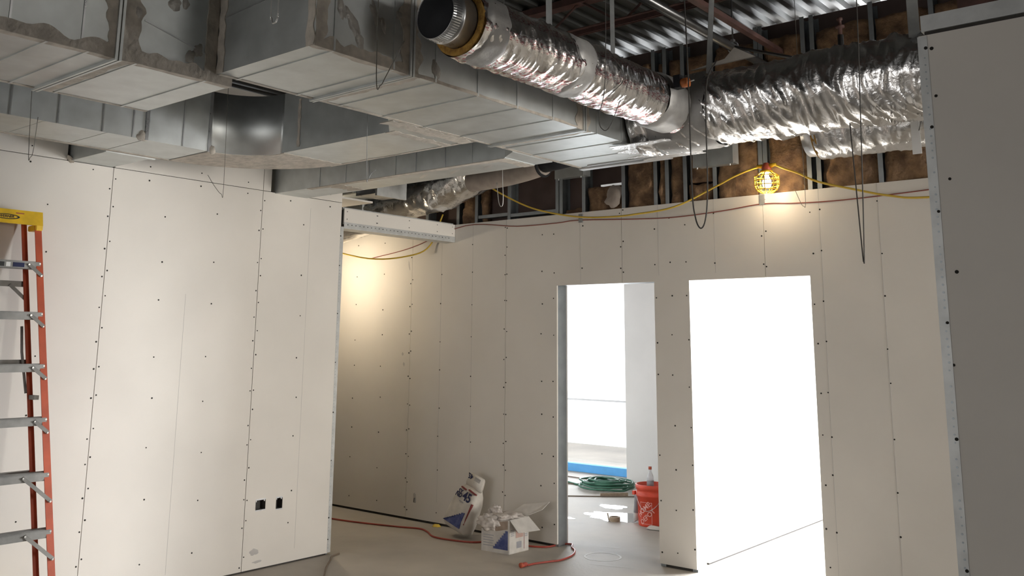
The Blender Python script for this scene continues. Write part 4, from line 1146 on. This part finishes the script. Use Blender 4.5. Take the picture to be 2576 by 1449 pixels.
# ================================================================== joint compound bag
bagr = tag(empty('compound_bag'), 'paper setting-compound bag with folded top leaning against the back wall', 'bag')
B0 = Vector((-5.685, 6.285, 0.035))
bx = Vector((0.97, -0.12, -0.26)).normalized()
lean = Vector((0.40, 0.27, 1.0))
lean = (lean - bx * lean.dot(bx)).normalized()
bn = bx.cross(lean).normalized()       # out of the front face
if bn.y > 0: bn = -bn
def bp(u, v, w): return B0 + bx * u + lean * (v * 0.80) + bn * w
rows = [(0.0, .135, .05), (.03, .150, .075), (.12, .150, .085), (.24, .145, .080), (.34, .135, .072), (.42, .118, .055), (.47, .100, .030), (.49, .098, .020)]
vs, fs = [], []
NS = 24
for i, (v, hw, hd) in enumerate(rows):
    for k in range(NS):
        q = 2 * PI * k / NS
        cx_, cy_ = math.cos(q), math.sin(q)
        e = 0.42
        u = hw * math.copysign(abs(cx_) ** e, cx_); w = hd * math.copysign(abs(cy_) ** e, cy_)
        w += 0.006 * noise.noise(Vector((u * 16, v * 14, 1.0 if w > 0 else 5.0)))
        vs.append(tuple(bp(u + (0.03 * max(0, v - .3)), v, w + 0.08)))
for i in range(len(rows) - 1):
    for k in range(NS):
        k2 = (k + 1) % NS
        fs.append((i * NS + k, i * NS + k2, (i + 1) * NS + k2, (i + 1) * NS + k))
fs += [tuple(range(NS)), tuple(range((len(rows) - 1) * NS, len(rows) * NS))]
me = bpy.data.meshes.new('bag_body'); me.from_pydata(vs, [], fs)
bm = bmesh.new(); bm.from_mesh(me); bmesh.ops.recalc_face_normals(bm, faces=bm.faces[:]); bm.to_mesh(me); bm.free()
body = link('bag_body', me, 'paper', bagr, True)
def bag_quad(name, uv, m, w=0.168, th=0.004):
    vs = [tuple(bp(u, v, ww)) for ww in (w - 0.02, w) for u, v in uv]
    n_ = len(uv)
    fs = [tuple(range(n_, 2 * n_))] + [(k, (k + 1) % n_, n_ + (k + 1) % n_, n_ + k) for k in range(n_)]
    me = bpy.data.meshes.new(name); me.from_pydata(vs, [], fs)
    bm = bmesh.new(); bm.from_mesh(me); bmesh.ops.recalc_face_normals(bm, faces=bm.faces[:]); bm.to_mesh(me); bm.free()
    return link(name, me, m, bagr)
# folded-over top
vs, fs = [], []
for i, (v, hw, w0, w1) in enumerate(((.465, .100, .105, .085), (.51, .098, .125, .080), (.555, .096, .120, .085), (.60, .090, .115, .090), (.615, .080, .105, .098))):
    for u, w in ((-hw, w0), (hw, w0), (hw, w1), (-hw, w1)): vs.append(tuple(bp(u + 0.015 + .03 * (v - .3), v, w)))
for i in range(4):
    for k in range(4):
        k2 = (k + 1) % 4
        fs.append((i * 4 + k, i * 4 + k2, i * 4 + 4 + k2, i * 4 + 4 + k))
fs += [(0, 1, 2, 3), (16, 17, 18, 19)]
me = bpy.data.meshes.new('folded_top'); me.from_pydata(vs, [], fs)
bm = bmesh.new(); bm.from_mesh(me); bmesh.ops.recalc_face_normals(bm, faces=bm.faces[:]); bmesh.ops.bevel(bm, geom=bm.edges[:], offset=0.004, segments=2, affect='EDGES'); bm.to_mesh(me); bm.free()
link('folded_top', me, 'paper', bagr, True)
# printed front: stepped blue triangle
stepsb = 8
uv = [(-.125, .045), (.095, .045), (.095, .215)]
for k in range(stepsb):
    u = .060 - (.185) * k / stepsb; v = .205 - .16 * k / stepsb
    uv += [(u, v), (u, v - .16 / stepsb)]
bag_quad('blue_panel', uv, 'blue', 0.169)
bag_quad('maroon_stripe', [(.118, .10), (.128, .10), (.130, .33), (.118, .33)], 'maroon', 0.158)
bag_quad('maroon_stripe', [(-.085, .427), (-.02, .420), (-.02, .434), (-.085, .440)], 'maroon', 0.142)
bag_quad('maroon_stripe', [(.01, .435), (.11, .425), (.11, .438), (.01, .448)], 'maroon', 0.142)
text_mesh('bag_lettering', '45', 0.105, bp(.045, .365, .161), bx, lean, 'navy', bagr, bold=0.003)
text_mesh('bag_lettering', 'SY', 0.050, bp(-.062, .388, .156), bx, lean, 'navy', bagr, bold=0.002, shear=0.2)
text_mesh('bag_lettering', 'ND', 0.052, bp(-.062, .350, .161), bx, lean, 'navy', bagr, bold=0.002, shear=0.2)
text_mesh('bag_lettering', '45', 0.058, bp(-.045, .575, .1225), -bx, -lean, 'navy', bagr, bold=0.001)
for k in range(4): bag_quad('small_print', [(.01, .553 + .011 * k), (.085, .553 + .011 * k), (.085, .557 + .011 * k), (.01, .557 + .011 * k)], 'greyprint', 0.1215)
bag_quad('small_print', [(-.03, .298), (.03, .298), (.03, .303), (-.03, .303)], 'greyprint', 0.163)

# ================================================================== open carton with plastic liner
ctn = tag(empty('open_carton'), 'open dusty carton with plastic liner and blue stepped print on the floor', 'box')
c0 = Vector((-4.91, 5.985, 0)); ca = Vector((-0.995, -0.08, 0)).normalized(); cb = Vector((0.04, 1.0, 0)).normalized()
W1, W2, CH = 0.275, 0.235, 0.26
def cpnt(a, b, z): return c0 + ca * a + cb * b + Vector((0, 0, z))
def cquad(name, pts3, m, parent=ctn, th=0.004):
    P = [Vector(p) for p in pts3]
    nrm = (P[1] - P[0]).cross(P[2] - P[0]).normalized() * th
    n_ = len(P)
    vs = [tuple(p) for p in P] + [tuple(p + nrm) for p in P]
    fs = [tuple(range(n_)), tuple(range(2 * n_ - 1, n_ - 1, -1))] + [(k, n_ + k, n_ + (k + 1) % n_, (k + 1) % n_) for k in range(n_)]
    me = bpy.data.meshes.new(name); me.from_pydata(vs, [], fs)
    bm = bmesh.new(); bm.from_mesh(me); bmesh.ops.recalc_face_normals(bm, faces=bm.faces[:]); bm.to_mesh(me); bm.free()
    return link(name, me, m, parent)
cquad('carton_side', [cpnt(0, 0, 0), cpnt(0, 0, CH), cpnt(W1, 0, CH), cpnt(W1, 0, 0)], 'carton')
cquad('carton_side', [cpnt(0, 0, 0), cpnt(0, W2, 0), cpnt(0, W2, CH), cpnt(0, 0, CH)], 'carton')
cquad('carton_side', [cpnt(W1, 0, 0), cpnt(W1, 0, CH), cpnt(W1, W2, CH), cpnt(W1, W2, 0)], 'carton')
cquad('carton_side', [cpnt(0, W2, 0), cpnt(W1, W2, 0), cpnt(W1, W2, CH), cpnt(0, W2, CH)], 'carton')
cquad('carton_base', [cpnt(0, 0, 0.004), cpnt(0, W2, 0.004), cpnt(W1, W2, 0.004), cpnt(W1, 0, 0.004)], 'carton')
o_ = Vector((0, 0, 0))
def out(n): return n * 0.0055
na, nb = -cb, -ca           # outward normals of the two seen faces
fl = cquad('carton_flap', [cpnt(-0.003, 0.0, CH), cpnt(-0.10, -0.015, CH - 0.085), cpnt(-0.115, W2 + .0, CH - 0.095), cpnt(-0.003, W2, CH)], 'carton')
cquad('carton_flap', [cpnt(0.02, W2, CH), cpnt(-0.10, W2 + 0.05, CH + 0.055), cpnt(-0.12, W2 + 0.12, CH + 0.11), cpnt(0.10, W2 + 0.07, CH + 0.075), cpnt(W1 * .7, W2, CH)], 'carton')
# stepped blue print on the face towards the camera
stp_ = 8
pts2 = [(0.010, 0.030), (0.010, 0.175)]
for k in range(stp_):
    a = 0.035 + 0.135 * k / stp_; z = 0.175 - 0.145 * k / stp_
    pts2 += [(a, z), (a, z - 0.145 / stp_)]
cquad('blue_panel', [cpnt(a, 0, z) + na * 0.0045 for a, z in pts2], 'blue', ctn, 0.0015)
for k in range(5):
    cquad('small_print', [cpnt(a, 0, z) + na * 0.0045 for a, z in ((.15 + .01 * (k % 2), .125 - .02 * k), (.255, .125 - .02 * k), (.255, .131 - .02 * k), (.15 + .01 * (k % 2), .131 - .02 * k))], 'greyprint', ctn, 0.001)
cquad('pink_panel', [cpnt(0, b, z) + nb * 0.0045 for b, z in ((.075, .115), (.165, .115), (.165, .20), (.075, .20))], 'pinkprint', ctn, 0.0012)
cquad('grey_panel', [cpnt(0, b, z) + nb * 0.0045 for b, z in ((.085, .035), (.145, .035), (.145, .085), (.085, .085))], 'greyprint', ctn, 0.0012)
for k in range(4):
    cquad('small_print', [cpnt(0, b, z) + nb * 0.0045 for b, z in ((.015, .135 + .014 * k), (.055, .135 + .014 * k), (.055, .141 + .014 * k), (.015, .141 + .014 * k))], 'greyprint', ctn, 0.001)
    cquad('small_print', [cpnt(0, b, z) + nb * 0.0045 for b, z in ((.19, .115 + .014 * k), (.22, .115 + .014 * k), (.22, .121 + .014 * k), (.19, .121 + .014 * k))], 'greyprint', ctn, 0.001)
cquad('print_line', [cpnt(0, b, z) + nb * 0.0045 for b, z in ((.176, .02), (.180, .02), (.180, .19), (.176, .19))], 'maroon', ctn, 0.001)
# plastic liner spilling over
def liner(cx0, cy0, cz0, rx, ry, rz, seed, name='plastic_liner'):
    bm = bmesh.new()
    bmesh.ops.create_icosphere(bm, subdivisions=4, radius=1)
    for v in bm.verts:
        p = v.co.copy()
        d = 1 + 0.42 * noise.fractal(p * 2.1 + Vector((seed, 0, 0)), 1, 2, 5)
        v.co = cpnt(0, 0, 0) + ca * (cx0 + p.x * rx * d) + cb * (cy0 + p.y * ry * d) + Vector((0, 0, cz0 + p.z * rz * d))
    me = bpy.data.meshes.new(name); bm.to_mesh(me); bm.free()
    return link(name, me, 'plastic_bag', ctn, True)
liner(0.13, 0.12, 0.255, 0.135, 0.125, 0.040, 2.0)
liner(0.20, -0.005, 0.225, 0.105, 0.035, 0.060, 5.0)
liner(0.225, 0.10, 0.295, 0.055, 0.030, 0.050, 8.0)
liner(0.10, 0.05, 0.275, 0.08, 0.05, 0.022, 11.0)
cquad('inner_wall', [cpnt(a, 0, z) + na * 0.006 for a, z in ((0.01, CH - .005), (0.01, 0.19), (0.12, 0.165), (0.24, 0.17), (0.24, CH - .05))], 'carton_in', ctn, 0.001)

# ================================================================== cords on the floor
cf = [(-7.9, 5.9), (-7.092, 5.987), (-6.781, 6.033), (-6.358, 6.138), (-6.145, 6.208), (-5.994, 6.156), (-5.816, 6.048), (-5.625, 6.046), (-5.40, 6.11), (-5.30, 6.27), (-5.1, 6.31), (-4.962, 6.305), (-4.86, 6.35), (-4.82, 6.40), (-4.80, 6.53), (-4.74, 6.60), (-4.70, 6.56), (-4.66, 6.50), (-4.571, 6.417), (-4.493, 6.264), (-4.47, 6.08), (-4.50, 6.0), (-4.55, 5.86), (-4.562, 5.78)]
ec = tag(empty('extension_cord'), 'red extension cord lying from the passage to the left doorway', 'cord')
tube('cord_run', spline([(x, y, 0.008) for x, y in cf], 8), 0.0075, 'cord_red', ec, 8)
lathe('plug_body', [(0.0, 0), (0.014, 0), (0.017, 0.02), (0.017, 0.05), (0.010, 0.065), (0, 0.066)], (-4.565, 5.715, 0.017), 'cord_red', ec, 14, 'Y')
lathe('plug_face', [(0.0, -0.012), (0.019, -0.012), (0.019, 0.002), (0, 0.002)], (-4.565, 5.715, 0.019), 'cap_red', ec, 14, 'Y')
tag(tube('floor_cord', spline([(-5.94, 5.10, 0.006), (-5.90, 4.99, 0.006), (-5.81, 4.898, 0.006), (-5.657, 4.734, 0.006), (-5.493, 4.582, 0.006), (-5.2, 4.3, 0.006)], 6), 0.006, 'cord_brown', None, 8), 'brown cord coming round the end of the left wall', 'cord')

# ================================================================== things in the left room
bk = tag(empty('bucket'), 'orange plastic bucket with pale square emblem in the left room', 'bucket')
bc = (-4.66, 7.80)
lathe('bucket_body', [(0, 0), (0.128, 0), (0.132, 0.01), (0.140, 0.26), (0.150, 0.262), (0.150, 0.285), (0.143, 0.288), (0.144, 0.325), (0.154, 0.328), (0.154, 0.368), (0.148, 0.37), (0.143, 0.365), (0.130, 0.02), (0, 0.018)], (bc[0], bc[1], 0), 'bucket', bk, 48)
def on_bucket(q, z, lift=0.001):
    r = 0.132 + 0.008 * z / 0.26 + lift
    return Vector((bc[0] + r * math.cos(q), bc[1] + r * math.sin(q), z))
q0 = math.atan2(-7.8 - 1.0, 4.66) - 0.42
def arc_strip(name, qa, qb, za, zb, m):
    vs, fs = [], []
    for i in range(9):
        q = qa + (qb - qa) * i / 8
        vs += [tuple(on_bucket(q, za)), tuple(on_bucket(q, zb)), tuple(on_bucket(q, za, -.001)), tuple(on_bucket(q, zb, -.001))]
    for i in range(8):
        a = i * 4
        fs += [(a, a + 4, a + 5, a + 1), (a, a + 2, a + 6, a + 4), (a + 1, a + 5, a + 7, a + 3)]
    me = bpy.data.meshes.new(name); me.from_pydata(vs, [], fs)
    return link(name, me, m, bk)
arc_strip('emblem_border', q0 - .44, q0 + .44, 0.215, 0.219, 'bucket_mark')
arc_strip('emblem_border', q0 - .44, q0 + .44, 0.025, 0.029, 'bucket_mark')
arc_strip('emblem_border', q0 - .44, q0 - .41, 0.025, 0.219, 'bucket_mark')
arc_strip('emblem_border', q0 + .41, q0 + .44, 0.025, 0.219, 'bucket_mark')
def bucket_text(body_, dz, dq, size):
    o = text_mesh('emblem_text', body_, size, (0, 0, 0), (1, 0, 0), (0, 1, 0), 'bucket_mark', bk, extrude=0.0003, bold=0.001)
    a = math.radians(42)
    for v in o.data.vertices:
        x, y = v.co.x, v.co.y
        x2, y2 = x * math.cos(a) - y * math.sin(a), x * math.sin(a) + y * math.cos(a)
        p = on_bucket(q0 + dq + x2 / 0.138, 0.122 + dz + y2, 0.0012 + v.co.z)
        v.co = p
bucket_text('HOME', 0.030, -0.16, 0.062)
bucket_text('DEPOT', -0.030, 0.10, 0.058)
hb_ = spline([on_bucket(q0 + 1.1, 0.275, .02), on_bucket(q0 + 0.75, 0.20, .02), on_bucket(q0 + 0.3, 0.15, .02), on_bucket(q0 - .2, .16, .02), on_bucket(q0 - .9, .275, .02)], 6)
tube('bail_handle', hb_, 0.0022, 'wire_pale', bk, 6)
box('bail_ear', (bc[0] - .17, bc[0] - .145, bc[1] - .08, bc[1] - .05, .265, .30), 'bucket', bk)
bo = tag(empty('water_bottle'), 'clear bottle with orange cap standing in the orange bucket', 'bottle')
lathe('bottle_body', [(0, 0), (0.030, 0), (0.032, 0.02), (0.032, 0.13), (0.030, 0.15), (0.014, 0.19), (0.013, 0.21), (0, 0.21)], (bc[0] - 0.03, bc[1] + 0.02, 0.285), 'clear', bo, 20)
lathe('bottle_cap', [(0, 0.21), (0.016, 0.21), (0.016, 0.235), (0, 0.236)], (bc[0] - 0.03, bc[1] + 0.02, 0.285), 'cap_red', bo, 16)
lathe('bottle_label', [(0.0325, 0.03), (0.0335, 0.03), (0.0335, 0.11), (0.0325, 0.11)], (bc[0] - 0.03, bc[1] + 0.02, 0.285), 'greyprint', bo, 20, 'Z', True, True)
box('stir_stick', (bc[0] - .04, bc[0] - .01, bc[1] + .0, bc[1] + .01, 0.02, 0.29), 'wood', bo)
ct = tag(empty('caulk_tube'), 'pale sealant tube leaning against the orange bucket', 'tube')
ca0, ca1 = Vector((-4.845, 7.80, 0.02)), Vector((-4.835, 7.82, 0.29))
tube('tube_body', [ca0, ca1], 0.024, 'white', ct, 16)
tube('tube_nozzle', [ca0 - Vector((0, 0, .0)), ca0 + (ca0 - ca1) * 0.0 + Vector((0.0, -0.05, -.008))], [0.012, 0.005], 'clear', ct, 10)
tube('tube_label', [ca0.lerp(ca1, .25), ca0.lerp(ca1, .85)], 0.0246, 'greyprint', ct, 16)
tag(blob('paper_scrap', (-4.53, 7.62, 0.004), (0, 0.1, 1), 0.09, 0.05, 'paper', None, seed=3.7, th=0.03), 'crumpled paper scrap at the foot of the orange bucket', 'paper')
tr_ = tag(empty('tape_roll'), 'torn roll of tan tape on the floor of the left room', 'tape roll')
lathe('roll_body', [(0.035, 0.0), (0.052, 0.0), (0.052, 0.04), (0.035, 0.04)], (-5.03, 7.72, 0.0), 'wood', tr_, 28, 'Z', False, True)
frame_mesh('loose_end', [(-5.09, 7.70, 0.0), (-5.075, 7.70, 0.0), (-5.075, 7.702, 0.0), (-5.09, 7.702, 0.0), (-5.10, 7.69, 0.07), (-5.085, 7.69, 0.07), (-5.085, 7.692, 0.07), (-5.10, 7.692, 0.07)], 'wood', tr_)
# hose coil
hp = []
random.seed(11)
for k in range(150):
    q = k * 0.42
    r = 0.20 + 0.09 * math.sin(k * 0.13) + random.uniform(-.012, .012)
    hp.append((-6.17 + r * 1.15 * math.cos(q), 9.30 + r * math.sin(q), 0.012 + 0.0010 * k * 0.6 + 0.01 * abs(math.sin(k * 0.9))))
hp += [(-6.45, 9.25, 0.02), (-6.75, 9.35, 0.012), (-7.1, 9.45, 0.012), (-7.5, 9.40, 0.012)]
tag(tube('hose_coil', spline(hp, 3), 0.011, 'hose', None, 7), 'green hose coiled on the floor before the left room window', 'hose')
tag(tube('hose_loop', spline([(-7.3, 9.75, .01), (-6.9, 9.72, .01), (-6.55, 9.65, .01), (-6.42, 9.5, .01), (-6.6, 9.32, .01), (-7.0, 9.15, .01), (-7.6, 9.1, .01)], 6), 0.007, 'cord_brown', None, 6), 'thin grey cord loop on the floor behind the green hose', 'cord')
tag(tube('thin_cord', spline([(-6.6, 8.25, .006), (-6.2, 8.55, .006), (-5.8, 8.85, .006), (-5.4, 9.2, .006)], 6), 0.006, 'cord_brown', None, 6), 'thin straight grey cord crossing the left room floor', 'cord')
tag(bar('wood_strip', (-5.92, 8.80, 0.012), (-5.70, 9.02, 0.012), 0.05, 0.022, 'wood', None, (0, 0, 1)), 'short pale wood strip on the floor near the green hose', 'wood')
tag(bar('leaning_board', (-5.55, 7.05, 0.02), (-5.50, 7.0, 0.72), 0.02, 0.10, 'paper', None, (0, 1, 0)), 'pale board leaning just inside the left doorway', 'board')
# water on the slab
def puddle(x, y, rx, ry, seed, label):
    n_ = 44
    top, bot = [], []
    for k in range(n_):
        q = 2 * PI * k / n_
        j = 1 + 0.6 * noise.fractal(Vector((math.cos(q) * 1.5 + seed, math.sin(q) * 1.5, seed)), 1, 2, 3)
        top.append((x + rx * j * math.cos(q), y + ry * j * math.sin(q), 0.0015)); bot.append((x + rx * j * 1.01 * math.cos(q), y + ry * j * 1.01 * math.sin(q), 0.0))
    me = bpy.data.meshes.new('puddle')
    me.from_pydata(top + bot, [], [tuple(range(n_))] + [(k, n_ + k, n_ + (k + 1) % n_, (k + 1) % n_) for k in range(n_)])
    bm = bmesh.new(); bm.from_mesh(me); bmesh.ops.recalc_face_normals(bm, faces=bm.faces[:]); bm.to_mesh(me); bm.free()
    tag(link('puddle', me, 'water'), label, 'puddle', 'puddles on the left room floor')
puddle(-5.12, 7.90, 0.32, 0.20, 1.0, 'large bright puddle beside the orange bucket')
puddle(-5.50, 7.55, 0.10, 0.05, 2.0, 'small bright puddle near the left doorway')
puddle(-5.55, 7.30, 0.10, 0.07, 3.0, 'bright puddle against the left door jamb')
puddle(-5.45, 8.35, 0.18, 0.09, 4.0, 'bright puddle between the wood strip and the largest puddle')
# chalk ring and joint debris on the floor
vs, fs = [], []
for k in range(40):
    q = 2 * PI * k / 40
    for r in (0.135, 0.150):
        jr = r * (1 + 0.03 * noise.noise(Vector((math.cos(q) * 3, math.sin(q) * 3, 2))))
        vs.append((-4.30 + jr * math.cos(q), 6.42 + jr * math.sin(q), 0.0012))
for k in range(40):
    a, b = k * 2, ((k + 1) % 40) * 2
    fs.append((a, b, b + 1, a + 1))
me = bpy.data.meshes.new('chalk_ring'); me.from_pydata(vs, [], fs)
link('chalk_ring', me, 'white', floor)
for k, (x, y, a, b) in enumerate(((-5.1, 5.5, .25, .05), (-5.35, 5.35, .3, .08), (-4.75, 5.2, .22, .05), (-4.4, 6.75, .15, .03), (-4.1, 6.2, .2, .03), (-4.2, 7.0, .2, .03))):
    blob('floor_scuff', (x, y, 0.0005), (0, 0, 1), a, b, 'white' if k == 9 else 'concrete', floor, seed=k * 2.2, th=0.0004, rot=.3)
tag(blob('paper_scrap', (-6.12, 6.40, 0.003), (0, 0, 1), .04, .03, 'cable_yellow', None, seed=1.2, th=0.02), 'small yellowish scrap at the foot of the back wall in the passage', 'scrap')
